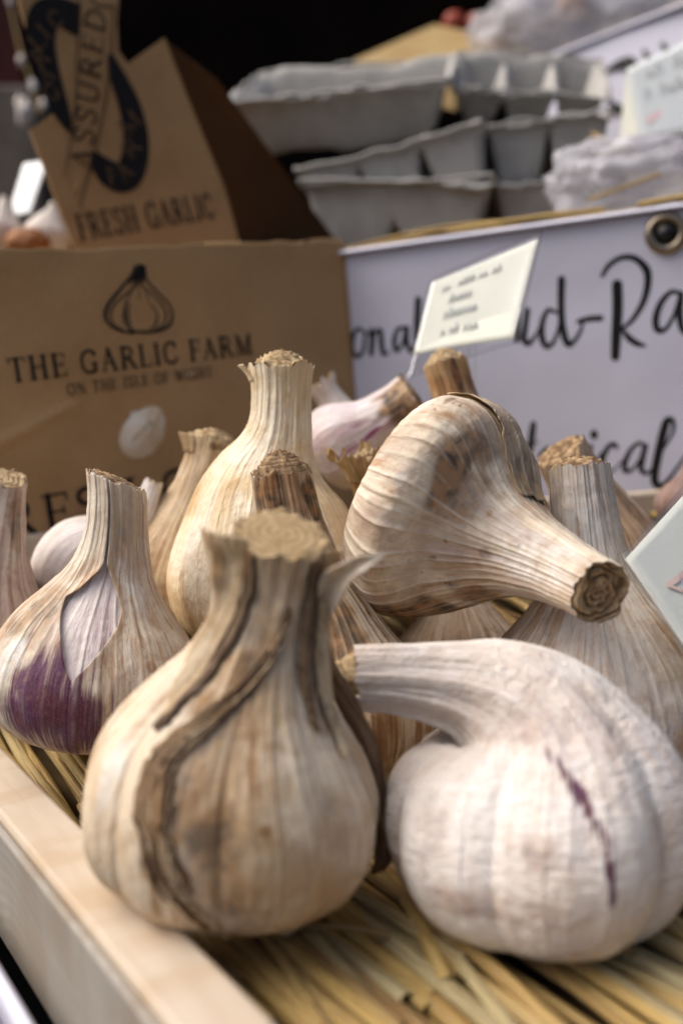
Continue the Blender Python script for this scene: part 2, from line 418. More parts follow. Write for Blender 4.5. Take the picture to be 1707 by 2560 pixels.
# ------------------------------------------------------------------ wooden tray
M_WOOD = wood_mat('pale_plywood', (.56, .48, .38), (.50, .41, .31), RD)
M_WOOD_SIDE = wood_mat('plywood_side_shaded', (.37, .345, .305), (.31, .285, .25), RD, True)  # greyer copy of the plywood: the outer face's shade is in its colour
_fp = o1 + RN * .002
SIDEH = float(ZR - np.mean([on_plane(0, 2362, _fp, RN)[2], on_plane(114, 2560, _fp, RN)[2]]))
print('side height', SIDEH)
tray = empty('wooden_tray', tuple(i1 + RD * .1), 'pale wooden display tray lined with straw under the garlic', 'tray')
tray['_o'] = tuple(i1 + RD * .1)
st_ = i1 - RD * .10
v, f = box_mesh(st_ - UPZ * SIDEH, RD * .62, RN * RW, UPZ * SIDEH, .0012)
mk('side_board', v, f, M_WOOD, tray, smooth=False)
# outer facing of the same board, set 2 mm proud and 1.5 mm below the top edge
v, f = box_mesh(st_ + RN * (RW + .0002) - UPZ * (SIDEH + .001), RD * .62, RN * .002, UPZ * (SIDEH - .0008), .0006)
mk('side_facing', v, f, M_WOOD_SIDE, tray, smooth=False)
b0, b1 = at(-260, 1352, .392), at(2050, 1236, .452)
BD = unit(np.array([b1[0] - b0[0], b1[1] - b0[1], 0])); BN = np.array([-BD[1], BD[0], 0])
def backboard(px, py):
    return on_plane(px, py, b0, BN)
zb = (b0[2] + b1[2]) / 2
pb = np.array([b0[0], b0[1], at(1580, 1243, .425)[2]])
v, f = box_mesh(pb - UPZ * .075 - BD * .05, BD * .55, BN * .012, UPZ * .075, .0012)
mk('back_board', v, f, M_WOOD, tray, smooth=False)
v, f = box_mesh(np.array([-.30, .02, -.030]), np.array([.75, 0, 0]), np.array([0, .40, 0]), np.array([0, 0, .008]))
v[:, 0] = np.where(v[:, 0] < 0, v[:, 0], v[:, 0])
M_BASE = plain_noise('tray_floor', (.16, .105, .045), (.10, .062, .028), 40, .9)
# floor follows the straw bed
xs = np.linspace(0, .55, 30); ys = np.linspace(-.12, .52, 40)
V = []
for yy in ys:
    for xx in xs:
        p = i1 + RD * yy - RN * xx
        V.append([p[0], p[1], mound(p[0], p[1]) - .0105])
mk('tray_floor', V, grid_faces(40, 30), M_BASE, tray)

# ------------------------------------------------------------------ straw
def straw_mat():
    s = NT('straw'); g = s.attr('gc', True); oi = s.n('ShaderNodeObjectInfo').outputs['Random']; P = s.pos()
    g2 = s.vadd(g, s.vmul(s.n('ShaderNodeCombineXYZ').outputs[0], (0, 0, 0)))
    cx = s.n('ShaderNodeCombineXYZ'); s.set(cx.inputs[0], s.math('MULTIPLY', oi, 37.0)); s.set(cx.inputs[2], s.math('MULTIPLY', oi, 91.0))
    g2 = s.vadd(g, cx.outputs[0])
    a = s.mix(oi, (.54, .37, .115), (.36, .215, .06))
    a = s.mix(s.mr(s.math('FRACT', s.math('MULTIPLY', oi, 7.31)), .70, .85), a, (.42, .36, .20))
    a = s.mix(s.mr(s.math('FRACT', s.math('MULTIPLY', oi, 13.7)), .82, .9), a, (.27, .15, .055))
    n = s.noise(s.vmul(g2, (6, 6, .25)), 1, 4, .65)
    c = s.mix(s.mr(n, .40, .68), a, s.mix(.6, a, (.62, .50, .26)))
    n2 = s.noise(s.vmul(g2, (3, 3, .5)), 1, 4, .7)
    c = s.mix(s.math('MULTIPLY', s.mr(n2, .48, .66), .75), c, (.15, .08, .03))
    h = s.bump(s.noise(s.vmul(g2, (14, 14, .3)), 1, 3), .5, .0006)
    return s.done(c, .45, h, .35)
M_STRAW = straw_mat()
def straw_mesh(P, r, flat=.6, seed=0, sides=6):
    P = np.asarray(P); n = len(P); T = np.gradient(P, axis=0); T /= np.linalg.norm(T, axis=1)[:, None]
    S = np.cross(T, UPZ); S /= np.linalg.norm(S, axis=1)[:, None]; N = np.cross(S, T)
    s = np.concatenate([[0], np.cumsum(np.linalg.norm(np.diff(P, axis=0), axis=1))])
    U = np.linspace(0, 2 * np.pi, sides, endpoint=False) + seed
    rr = r * (1 + .12 * vnoise(s * 60, seed * 3.1, 0, 3))
    V = P[:, None] + (np.cos(U)[None, :, None] * S[:, None] + flat * np.sin(U)[None, :, None] * N[:, None]) * rr[:, None, None]
    G = np.stack([np.cos(U)[None] + 0 * s[:, None], np.sin(U)[None] + 0 * s[:, None], s[:, None] / .01 + 0 * U[None]], -1)
    Fc = grid_faces(n, sides, True)
    return V.reshape(-1, 3), Fc, G.reshape(-1, 3)
straw_root = empty('straw_bedding', tuple(i1), 'bed of dry golden straw stalks lining the wooden tray', 'straw')
straw_root['_o'] = tuple(i1)
rnd = random.Random(5)
def lay_straw(xoff, along0, length, ang, r, lift, bend, n=9):
    P = []
    d = RD * math.cos(ang) + RN * math.sin(ang); sde = np.cross(d, UPZ)
    st = i1 - RN * xoff + RD * along0
    for t in np.linspace(0, 1, n):
        p = st + d * length * t + sde * bend * math.sin(t * math.pi)
        p[2] = mound(p[0], p[1]) + lift + .0012 * math.sin(t * 7 + xoff * 300)
        P.append(p)
    P = np.array(P)
    V, Fc, G = straw_mesh(P, r, rnd.uniform(.55, .85), rnd.random() * 6)
    mk('straw', V, Fc, M_STRAW, straw_root, attrs={'gc': G})
x = .0015
while x < .36:
    r = rnd.uniform(.0010, .0022)
    lay_straw(x + r, rnd.uniform(-.085, -.05), rnd.uniform(.34, .40), rnd.gauss(-.03 * min(1, x / .1), .035), r, -.0035 + rnd.uniform(-.002, .001), rnd.uniform(-.006, .006))
    x += r * 2 * rnd.uniform(.8, 1.15)
for k in range(26):
    r = rnd.uniform(.0014, .0026)
    lay_straw(.002 + .0035 * k + rnd.uniform(0, .003), rnd.uniform(-.09, -.07), rnd.uniform(.16, .24), rnd.gauss(-.03, .04), r, -.0022 + rnd.uniform(-.001, .001), rnd.uniform(-.006, .006))
for k in range(75):
    r = rnd.uniform(.0011, .0024); x = rnd.uniform(.004, .30)
    lay_straw(x, rnd.uniform(-.09, .10), rnd.uniform(.10, .24), rnd.gauss(-.05, .085), r, -.0005 + rnd.uniform(-.0012, .0012), rnd.uniform(-.012, .012))

for k in range(22):
    lay_straw(.0015 + .0024 * k, rnd.uniform(.0, .04), rnd.uniform(.24, .30), rnd.gauss(.0, .015), rnd.uniform(.0012, .0022), -.0020 + rnd.uniform(-.0012, .001), rnd.uniform(-.003, .003))
for k in range(12):      # broken pieces lying across
    lay_straw(rnd.uniform(.01, .22), rnd.uniform(-.07, .06), rnd.uniform(.02, .07), rnd.gauss(-.1, .45), rnd.uniform(.0007, .0016), .0008 + rnd.uniform(-.0005, .0012), rnd.uniform(-.003, .003), 6)
# ------------------------------------------------------------------ banner hanging in front of the table (lower left corner)
fb = empty('front_banner', tuple(o1 - UPZ * .05), 'white vinyl banner with purple print below the tray edge, lower left corner', 'banner')
fb['_o'] = tuple(o1 - UPZ * .05)
fo = o1 + RN * .010
side_p = o1 + RN * .0025
e_a, e_b = on_plane(0, 2412, side_p + RN * .006, RN), on_plane(84, 2560, side_p + RN * .006, RN)
zt = (e_a[2] + e_b[2]) / 2
s0 = np.array([*(side_p + RN * .006 - RD * .12)[:2], zt]); s1 = s0 + RD * .5
nx = 40; V = []; rows = [(0.0, .0), (-.0016, .0010), (-.0022, -.003), (-.0022, -.008), (.0, -.011), (.0005, -.03), (.001, -.07), (.002, -.11)]
for a in np.linspace(0, 1, nx):
    for q, (du, dz) in enumerate(rows): V.append(s0 + (s1 - s0) * a - RN * du + UPZ * dz)
mk('vinyl_sheet', V, grid_faces(nx, len(rows)), M_VINYL, fb, thick=.0008)
pf = Panel(s0 + RN * .0010, RD, -UPZ)
M_PURPLE = plain_noise('purple_print', (.045, .012, .20), (.03, .01, .14), 60, .5)
pf.strokes('printed_mark', fb, M_PURPLE, [([(-20, 2500), (-6, 2530), (2, 2575)], 12), ([(18, 2542), (26, 2560), (36, 2590)], 12)], .0016)

# ================================================================== garlic
class Bulb:
    def __init__(s, name, label, ctrl, d0, d1=None, seed=0, nveins=34, lobes=8, lobe=.03, vein_mm=.13, wrinkle=.35, twist=0.0, ragged=.8, slant=0.0, nv=170, nu=300, group='garlic bulbs heaped in the tray', veinw=1.0, flat=1.0, sla=0.0, lean=None):
        d1 = d0 if d1 is None else d1
        c = np.array(ctrl, float); L = np.concatenate([[0], np.cumsum(np.hypot(*np.diff(c[:, :2], axis=0).T))]); L /= L[-1]
        d = c[:, 3] if c.shape[1] > 3 else d0 + (d1 - d0) * L
        P = np.array([at(x, y, dd) for (x, y), dd in zip(c[:, :2], d)]); R = c[:, 2] * d / F
        q = catmull(np.column_stack([P, R, np.radians(lean) if lean else 0 * R]), 60 * len(c)); q[:, 3] = np.maximum(q[:, 3], .0004)
        a = np.concatenate([[0], np.cumsum(np.sqrt((np.diff(q[:, :4], axis=0) ** 2).sum(1)))])
        t = np.linspace(0, a[-1], nv); q = np.column_stack([np.interp(t, a, q[:, k]) for k in range(5)])
        s.P, s.R, s.nv, s.nu, s.seed = q[:, :3], q[:, 3], nv, nu, seed
        s.S = t; s.len = a[-1]
        k = np.ones(9) / 9
        def sm(X): return np.column_stack([np.convolve(np.pad(X[:, j], 4, 'edge'), k, 'valid') for j in range(3)])
        # spine direction from a smoothed copy so the flat base does not flip the rings
        PP = sm(sm(s.P)); T = np.gradient(PP, axis=0); T /= np.linalg.norm(T, axis=1)[:, None] + 1e-12
        T = sm(sm(T)); T /= np.linalg.norm(T, axis=1)[:, None]
        if lean: T = UP[None] * np.cos(q[:, 4])[:, None] - RT[None] * np.sin(q[:, 4])[:, None]
        tc = CAM - s.P; N = tc - (tc * T).sum(1)[:, None] * T; N /= np.linalg.norm(N, axis=1)[:, None]
        s.T, s.N, s.B = T, N, np.cross(T, N)
        rs = np.median(s.R[int(nv * .8):]); s.rmax = s.R.max(); s.bmask = np.clip((s.R - rs * 1.1) / (s.rmax - rs * 1.1), 0, 1)
        s.bmask[:int(np.argmax(s.R))] = np.maximum(s.bmask[:int(np.argmax(s.R))], .55)
        rg = np.random.RandomState(seed + 11)
        va = np.sort((np.arange(nveins) + rg.uniform(-.33, .33, nveins)) / nveins * 2 * np.pi)
        s.va = np.concatenate([[va[-1] - 2 * np.pi], va, [va[0] + 2 * np.pi]]); s.vs = rg.uniform(.35, 1, nveins + 2); s.pv = rg.uniform(0, 1, nveins + 2); s.pv[0] = s.pv[-1]
        s.lob, s.nl, s.vmm, s.wr, s.tw, s.rag, s.sl, s.vw = lobe, lobes, vein_mm / 1000, wrinkle / 1000, twist, ragged / 1000, slant, veinw
        s.lw = rg.uniform(0, 6.28, 4); s.flat = flat; s.sla = sla
        s.root = empty(name, tuple(s.P[0]), label, 'garlic', group); s.root['_o'] = tuple(s.P[0])
        s.spots = {}
    def f(s, A, t):
        i = np.clip(t, 0, 1) * (s.nv - 1); i0 = np.minimum(i.astype(int), s.nv - 2); w_ = i - i0
        return A[i0] * (1 - w_)[..., None] + A[i0 + 1] * w_[..., None] if A.ndim == 2 else A[i0] * (1 - w_) + A[i0 + 1] * w_
    def surf(s, U, Tt, off=0.0, vein=True, raggedtop=True):
        P, R, T, N, B, bm = (s.f(a, Tt) for a in (s.P, s.R, s.T, s.N, s.B, s.bmask))
        sl = Tt * s.len
        Uw = U + s.tw * (Tt - .3) + .05 * vnoise(np.cos(U) * 1.5, np.sin(U) * 1.5, sl / .02, s.seed)
        # cloves
        lob = np.abs(np.sin(s.nl / 2 * (Uw + .25 * np.sin(Uw + s.lw[0]) + .15 * np.sin(2 * Uw + s.lw[1])))) ** .7 - .62
        up = sstep(.02, .22, Tt)
        r = R * (1 + s.lob * lob * np.sqrt(bm) * (.5 + .5 * up) * 1.6 + .035 * vnoise(np.cos(U) * 1.1, np.sin(U) * 1.1, sl / .03, s.seed + 5))
        um = np.mod(Uw, 2 * np.pi); k = np.clip(np.searchsorted(s.va, um), 1, len(s.va) - 1)
        dl, dr = um - s.va[k - 1], s.va[k] - um
        k_ = k
        near = np.where(dl < dr, k - 1, k); dist = np.minimum(dl, dr) * np.maximum(R, .004)
        vw = .00042 * s.vw
        vv = np.exp(-(dist / vw) ** 2) * s.vs[near]
        gap = (dl + dr) * np.maximum(R, .004)
        r = r + s.vmm * (np.exp(-(dist / (vw * 1.8)) ** 2) - .35) * s.vs[near] * np.clip(gap / .0018, .15, 1) * (.35 + .65 * bm)
        # long creases, strongest on the neck
        cz = fbm(np.cos(Uw) * 3.2, np.sin(Uw) * 3.2, sl / .045, s.seed + 21, 3)
        r = r + s.wr * cz * (1.15 - .75 * bm) * np.clip(R / .008, .1, 1)
        r = r + .00016 * fbm(np.cos(U) * R / .004, np.sin(U) * R / .004, sl / .004, s.seed + 31, 2)
        r = np.maximum(r + off, .0002)
        X = P + (np.cos(U) * r * s.flat)[..., None] * N + (np.sin(U) * r)[..., None] * B
        if raggedtop:
            k = sstep(.93, 1.0, Tt)
            rgd = s.rag * fbm(np.cos(U) * 4, np.sin(U) * 4, 0 * U + s.seed, s.seed + 41, 4) * k
            sln = -s.sl * R * np.cos(U - s.sla) * sstep(.75, 1.0, Tt)
            X = X + (rgd + sln)[..., None] * T
        pan = s.pv[k_] + (s.pv[np.clip(k_ - 1, 0, len(s.pv) - 1)] - s.pv[k_]) * .5 * np.exp(-dl * np.maximum(R, .004) / .0004)
        s.pan = pan
        if not vein: vv = vv * 0
        return X, vv, bm, r
    def spot(s, ch, px, py, ru, rv, st=1.0):
        """a mark on the skin: centre found on the built surface, size in mm across / along the bulb"""
        s.spots.setdefault(ch, []).append((px, py, ru / 1000, rv / 1000, st))
    def resolve(s):
        U, Tt = np.meshgrid(np.linspace(-1.5, 1.5, 90), np.linspace(0.02, .99, 120)); X, _, _, _ = s.surf(U, Tt, vein=False)
        px, py = proj(X); s.sp = {}
        for ch, L in s.spots.items():
            for (x, y, ru, rv, st) in L:
                k = np.argmin((px - x) ** 2 + (py - y) ** 2); s.sp.setdefault(ch, []).append((U.flat[k], Tt.flat[k] * s.len, ru, rv, st))
    def mesh(s, name, mat, U, Tt, off=0.0, closed=False, thick=0.0, raggedtop=True, extra=None, parent=None):
        if not hasattr(s, 'sp'): s.resolve()
        X, vv, bm, r = s.surf(U, Tt, off, raggedtop=raggedtop)
        if extra is not None: X = X + extra
        sl = Tt * s.len; at_ = {}
        for ch in ('stain_shade', 'purple', 'pale'):
            a = np.zeros(U.shape)
            for (u0, v0, ru, rv, st) in s.sp.get(ch, []):
                du = (np.mod(U - u0 + np.pi, 2 * np.pi) - np.pi) * np.maximum(r, .004) / ru; dv = (sl - v0) / rv
                e = 1 + .35 * vnoise(np.cos(U) * 5 + 3 * s.seed, np.sin(U) * 5, sl / .006, s.seed + 51)
                a = np.maximum(a, st * (1 - sstep(.25 if ch == 'purple' else .55, 1.25 if ch == 'purple' else 1.15, np.sqrt(du * du + dv * dv) * e)))
            at_[ch] = a.ravel()
        at_.update(panel=(s.pan + 0 * U).ravel(), vein=vv.ravel(), bm=bm.ravel(), gc=np.stack([np.cos(U), np.sin(U), sl / .02], -1).reshape(-1, 3))
        n, m = U.shape; Fc = grid_faces(n, m, closed)
        return mk(name, X.reshape(-1, 3), Fc, mat, parent or s.root, attrs=at_, thick=thick, off=1)
    def ty(s, y):
        return float(np.argmin(np.abs(proj(s.P)[1] - y))) / (s.nv - 1)
    def leaf(s, name, mat, pts, cup=.35, nu=15, nv=46, thick=.00025, wav=.0, seed=0):
        """a free leaf along its own path; pts (px, py, d, width px)"""
        q = catmull([(*at(x, y, d), w_ * d / F) for x, y, d, w_ in pts], nv); P, W = q[:, :3], np.maximum(q[:, 3], .0003)
        T = np.gradient(P, axis=0); T /= np.linalg.norm(T, axis=1)[:, None]; tc = CAM - P
        S = np.cross(T, tc); S /= np.linalg.norm(S, axis=1)[:, None]; N = np.cross(S, T); N *= np.sign((N * tc).sum(1))[:, None]
        sl = np.concatenate([[0], np.cumsum(np.linalg.norm(np.diff(P, axis=0), axis=1))]); a = np.linspace(-1, 1, nu)
        Wn = W[:, None] * (1 + .25 * vnoise(sl[:, None] / .004, np.sign(a)[None] * 3, 0, seed) * (np.abs(a) > .8))
        h = -cup * W[:, None] * a[None] ** 2 + wav * np.sin(a[None] * 6 + sl[:, None] * 300) * W[:, None]
        X = P[:, None] + S[:, None] * (Wn * a[None] / 2)[..., None] + N[:, None] * h[..., None]
        Z = np.zeros(h.size); vv = np.exp(-((np.abs(np.sin(a * 7))) / .18) ** 2)
        return mk(name, X.reshape(-1, 3), grid_faces(nv, nu), mat, s.root, thick=thick, attrs={'panel': Z + .5, 'stain_shade': Z, 'purple': Z, 'pale': Z, 'bm': Z + .3,
            'vein': np.repeat(vv[None], nv, 0).ravel(), 'gc': np.stack([np.repeat(a[None] * .5, nv, 0), np.repeat(a[None] * .3, nv, 0), np.repeat(sl[:, None] / .02, nu, 1)], -1).reshape(-1, 3)})
    def body(s, mat, name='bulb', marks=True):
        U, Tt = np.meshgrid(np.linspace(-np.pi, np.pi, s.nu, endpoint=False), np.linspace(0, 1, s.nv))
        if not marks:
            s.resolve(); keep, s.sp = s.sp, {}
            o = s.mesh(name, mat, U, Tt, closed=True); s.sp = keep; return o
        return s.mesh(name, mat, U, Tt, closed=True)
    def cut(s, mat, dome=.0, rings=7, amp=.5, inset=.0, spiral=1.0, deep=0.0, wob=.5, scale=.97):
        nr, na = 44, 96
        U = np.linspace(-np.pi, np.pi, na, endpoint=False); rho = np.linspace(1, 0, nr)
        X, _, _, _ = s.surf(U[None], np.ones((1, na)), 0.0)
        rag, s.rag = s.rag, 0; X0 = s.surf(U[None], np.ones((1, na)), 0.0)[0][0]; s.rag = rag
        X = X[0]; c = s.P[-1]; T = s.T[-1]; cen = X0.mean(0)
        V, ring = [], []
        for q in rho:
            ph = rings * q + spiral * U / (2 * np.pi) + wob * vnoise(np.cos(U) * 1.5 + 3, np.sin(U) * 1.5, q * 2.0, s.seed + 61)
            fr = ph - np.floor(ph)
            saw = np.where(fr < .72, fr / .72, (1 - fr) / .28)
            hh = amp / 1000 * (saw - .5) * min(1, (1 - q) * 9) * (.6 + .5 * vnoise(np.cos(U) * 4, np.sin(U) * 4, ph.astype(int) * 1.7, s.seed + 63))
            hh = hh + dome / 1000 * (1 - q ** 2) - deep / 1000 * sstep(1.0, .82, q) - inset / 1000
            wq = float(sstep(.80, 1.0, q)); V.append(cen + (X * wq + X0 * (1 - wq) - cen) * (q * scale) + hh[:, None] * T); ring.append(saw if q < .98 else saw * 0 + 1)
        V = np.array(V).reshape(-1, 3)
        return mk('cut_stem_end', V, grid_faces(nr, na, True)[:, ::-1], mat, s.root, attrs={'ring': np.array(ring).ravel()})
    def sheet(s, name, mat, ul, ur, t0, t1, off, nu=40, nv=70, thick=.00022, ragged=0.0, raggedtop=False, extra=None):
        """a loose papery skin between the angles ul(t) and ur(t)"""
        tt = np.linspace(t0, t1, nv); a = np.linspace(0, 1, nu); Tt = np.repeat(tt[:, None], nu, 1); A = np.repeat(a[None], nv, 0)
        w_ = (Tt - t0) / (t1 - t0)
        L = np.vectorize(ul)(tt)[:, None]; Rr = np.vectorize(ur)(tt)[:, None]
        if ragged:
            nz = lambda q: ragged * (vnoise(tt * 30 + q, q * 3.3, 0, s.seed + 71) + .6 * vnoise(tt * 90 + q, q, 0, s.seed + 72))[:, None]
            L = L + nz(1.7); Rr = Rr + nz(5.2)
        U = L + (Rr - L) * A
        o = off(A, w_) if callable(off) else off + 0 * A
        X = extra(A, w_)[..., None] * UPZ if extra else None
        return s.mesh(name, mat, U, Tt, o, thick=thick, raggedtop=raggedtop, extra=X)
def lin(*kv):
    xs_, ys_ = [k for k, _ in kv], [q for _, q in kv]
    return lambda t: float(np.interp(t, xs_, ys_))
M_CUT = cut_mat('dried_stem_cut'); M_CUT_D = cut_mat('dark_stem_cut', (.42, .29, .16), (.12, .07, .04), seed=3)
M_CUT_P = cut_mat('pale_stem_cut', (.60, .47, .28), (.28, .18, .09), (.08, .05, .03), seed=5)

# --- bulb standing at the front, blurred, with dark loose leaves
A = Bulb('garlic_bulb', 'brown streaked garlic bulb upright at the very front with dark loose leaf strips',
         [(570, 2222, 4), (570, 2221, 90), (571, 2214, 180), (573, 2190, 262), (577, 2140, 322), (581, 2070, 356), (584, 1990, 364), (590, 1910, 350), (602, 1830, 310), (618, 1750, 246), (638, 1670, 184), (660, 1580, 142), (682, 1490, 116), (694, 1410, 107), (702, 1335, 118)],
         .214, .203, seed=1, nveins=24, lobes=8, lobe=.042, wrinkle=.55, ragged=1.1, slant=.34)
for _x, _y, _a, _b, _k in ((455, 1900, 6, 9, .55), (470, 2000, 6, 9, .55), (520, 2100, 6, 8, .6), (570, 2200, 6, 8, .6), (520, 1800, 6, 7, .5), (610, 1690, 5, 6, .5), (680, 1600, 4, 7, .4), (590, 1440, 2, 8, .6)): A.spot('stain_shade', _x, _y, _a * .8, _b, min(1, _k * 1.15))  # last mark paints the dark gap between left leaf and stem
A.spot('stain_shade', 800, 1790, 6, 4, .55)
A.spot('stain_shade', 660, 2075, 1.2, 1.2, 1); A.spot('stain_shade', 380, 2170, 4, 3.5, .6); A.spot('pale', 270, 1930, 3.5, 8, .8); A.spot('pale', 560, 1500, 3, 9, .3)  # first pale patch paints the highlight on the left flank
A.spot('stain_shade', 830, 2040, 7, 9, .3)
MA = garlic_mat('garlic_skin_tan', light=(.76, .66, .51), mid=(.57, .42, .26), brown=(.33, .18, .07), streak=.6, blotch=.35, vein=.35, darkstreak=.30, seed=1, tintamt=.25, tint=(.56, .42, .36))
MDL = garlic_mat('dry_leaf_dark', light=(.34, .23, .13), mid=(.20, .12, .06), brown=(.12, .065, .03), dark=(.03, .016, .01), streak=.9, blotch=.5, vein=.4, veincol=(.42, .31, .18), darkstreak=.9, seed=2, tintamt=.1)
MTL = garlic_mat('dry_leaf_tan', light=(.58, .46, .30), mid=(.44, .31, .18), brown=(.25, .14, .06), streak=.7, blotch=.4, vein=.4, darkstreak=.5, seed=3, tintamt=.1)
A.body(MA); A.cut(cut_mat('front_stem_cut', (.46, .35, .20), (.34, .235, .12), (.12, .08, .045), seed=9), dome=.3, rings=5, amp=.06, spiral=1, scale=1.0, wob=.10)
MDK = garlic_mat('dry_leaf_blackened', light=(.20, .13, .075), mid=(.11, .066, .036), brown=(.07, .038, .02), dark=(.018, .010, .008), streak=.9, blotch=.6, vein=.5, veincol=(.34, .24, .14), darkstreak=.9, seed=62, tintamt=.1)
# twisted dark leaf running from the stem down the front, as a few dried strands
ctr = lin((.20, .02), (.26, -.06), (.36, -.30), (.46, -.48), (.54, -.52), (.62, -.42), (.70, -.16), (.78, .18), (.86, .42), (.93, .5))
for o_, wd, mt, t0, t1, hh in ((-.10, .075, MDL, .34, .80, .0003), (-.03, .070, MDL, .26, .88, .0004), (.04, .055, MTL, .22, .84, .0005), (.10, .040, MDL, .36, .72, .0003)):
    A.sheet('loose_leaf', mt, (lambda t, o_=o_, wd=wd, t0=t0, t1=t1: ctr(t) + o_ - wd * min(1, 4 * (t - t0), 4 * (t1 - t)) / 1.6 - .002), (lambda t, o_=o_, wd=wd, t0=t0, t1=t1: ctr(t) + o_ + wd * min(1, 4 * (t - t0), 4 * (t1 - t)) / 1.6 + .002), t0, t1,
            (lambda hh: (lambda a, w_: hh * .55 + hh * .9 * np.sin(a * np.pi) + .0003 * np.sin(a * 9 + w_ * 17)))(hh), 16, 110, ragged=.03)
# tan leaf standing off the left of the stem
A.sheet('loose_leaf', MTL, lin((.62, -.80), (.72, -1.1), (.85, -1.3), (1, -1.6)), lin((.62, -.78), (.72, -.66), (.85, -.64), (1, -.66)), .62, 1.0,
        lambda a, w_: .0005 + .0056 * sstep(.45, 1, w_) * (1 - a) + .0008 * sstep(.4, 1, w_), 26, 60, ragged=.04)
A.sheet('loose_leaf', MDK, lin((.62, -.78), (.8, -.60), (1, -.62)), lin((.62, -.70), (.8, -.40), (1, -.42)), .60, .97, lambda a, w_: .0004 + .0006 * np.sin(a * np.pi), 10, 60, ragged=.04)
# dark folded leaf hugging the right of the stem
A.sheet('loose_leaf', MDK, lin((.66, .80), (.78, .66), (1, .80)), lin((.66, .81), (.78, .98), (1, 1.15)), .66, .97,
        lambda a, w_: .0005 + .0010 * np.sin(a * np.pi), 16, 70, ragged=.05)
A.sheet('loose_leaf', MTL, lin((.60, 1.05), (.75, 1.00), (1, 1.15)), lin((.60, 1.07), (.75, 1.55), (1, 1.75)), .60, .985,
        lambda a, w_: .0008 + .0014 * np.sin(a * np.pi) + .0022 * sstep(.7, 1, w_) * a, 18, 70, ragged=.04)
A.leaf('curled_leaf_tip', garlic_mat('papery_tip', light=(.80, .75, .66), seed=4, streak=.2, blotch=.1), [(772, 1650, .2065, 24), (786, 1585, .2045, 52), (806, 1515, .202, 66), (840, 1455, .199, 60), (885, 1418, .196, 44), (925, 1400, .194, 26), (960, 1390, .1925, 4)], -.30)
# dry leaf hanging down the right flank
A.leaf('hanging_leaf', MDK, [(800, 1560, .216, 20), (815, 1650, .216, 50), (868, 1760, .216, 44), (915, 1860, .215, 50), (938, 1980, .214, 54), (958, 2080, .213, 60), (952, 2150, .212, 40), (930, 2185, .212, 10)], .3, wav=.1)
A.leaf('hanging_leaf', MTL, [(905, 1830, .217, 10), (945, 1940, .216, 34), (968, 2050, .215, 44), (975, 2120, .214, 36), (955, 2180, .213, 8)], .3, wav=.12, seed=4)
A.sheet('base_flap', garlic_mat('papery_flap', seed=5, streak=.35, blotch=.25), lin((.10, .55), (.22, .75)), lin((.10, 1.35), (.22, 1.2)), .09, .19,
        lambda a, w_: .0010 + .0045 * (1 - w_) ** 1.3 * np.sin(a * np.pi * .9 + .15), 30, 24, extra=lambda a, w_: -.0035 * (1 - w_) * np.sin(a * np.pi))

# --- white bulb lying front right, neck bent over to the left
B_ = Bulb('garlic_bulb', 'plump white garlic bulb at front right, its neck bent over to the left',
          [(1350, 2326, 4), (1350, 2325, 90), (1349, 2318, 165), (1347, 2290, 246), (1344, 2235, 306), (1340, 2155, 348), (1338, 2075, 364), (1340, 1990, 360), (1345, 1918, 336), (1345, 1852, 292), (1326, 1796, 236), (1282, 1756, 190), (1216, 1730, 152), (1148, 1714, 121), (1076, 1703, 102), (985, 1695, 88), (890, 1694, 81)],
          .207, .226, seed=4, nveins=26, lean=[0] * 9 + [4, 14, 34, 60, 76, 82, 86, 92], lobes=7, lobe=.085, vein_mm=.06, wrinkle=.6, ragged=1.0, nv=220, nu=340)
for _q in catmull([(1352, 1868, .35), (1400, 1920, .6), (1452, 1985, .95), (1492, 2060, 1.2), (1516, 2130, 1.35), (1530, 2200, 1.1), (1536, 2250, .7)], 26): B_.spot('purple', _q[0], _q[1], .66, 3.1, _q[2] * 1.1)
B_.spot('purple', 1000, 2020, 1.0, 8, .4)
for _x, _y, _a, _b, _k in ((1350, 2130, 5, 5, .5), (1190, 2270, 10, 5, .5), (1300, 2280, 9, 4, .45), (1300, 1810, 12, 7, .42), (1440, 1820, 11, 7, .38), (1180, 1760, 8, 8, .35), (1060, 2100, 5, 9, .35)): B_.spot('stain_shade', _x, _y, _a, _b, _k)
B_.spot('purple', 1180, 1770, 2, 10, .3); B_.spot('purple', 1040, 1740, 1, 10, .3); B_.spot('purple', 1580, 2000, 6, 10, .18)
MB = garlic_mat('garlic_skin_white', light=(.88, .84, .79), mid=(.79, .72, .65), brown=(.50, .34, .24), tint=(.66, .52, .58), streak=.20, blotch=.16, vein=.2, darkstreak=.05, seed=6, crinkle=.9, tintamt=.15, stemstreak=5, dark=(.24, .12, .11), cross=.55, panel=.10)
B_.body(MB); B_.cut(M_CUT_P, dome=7.0, rings=4, amp=1.6, spiral=1, scale=.8)
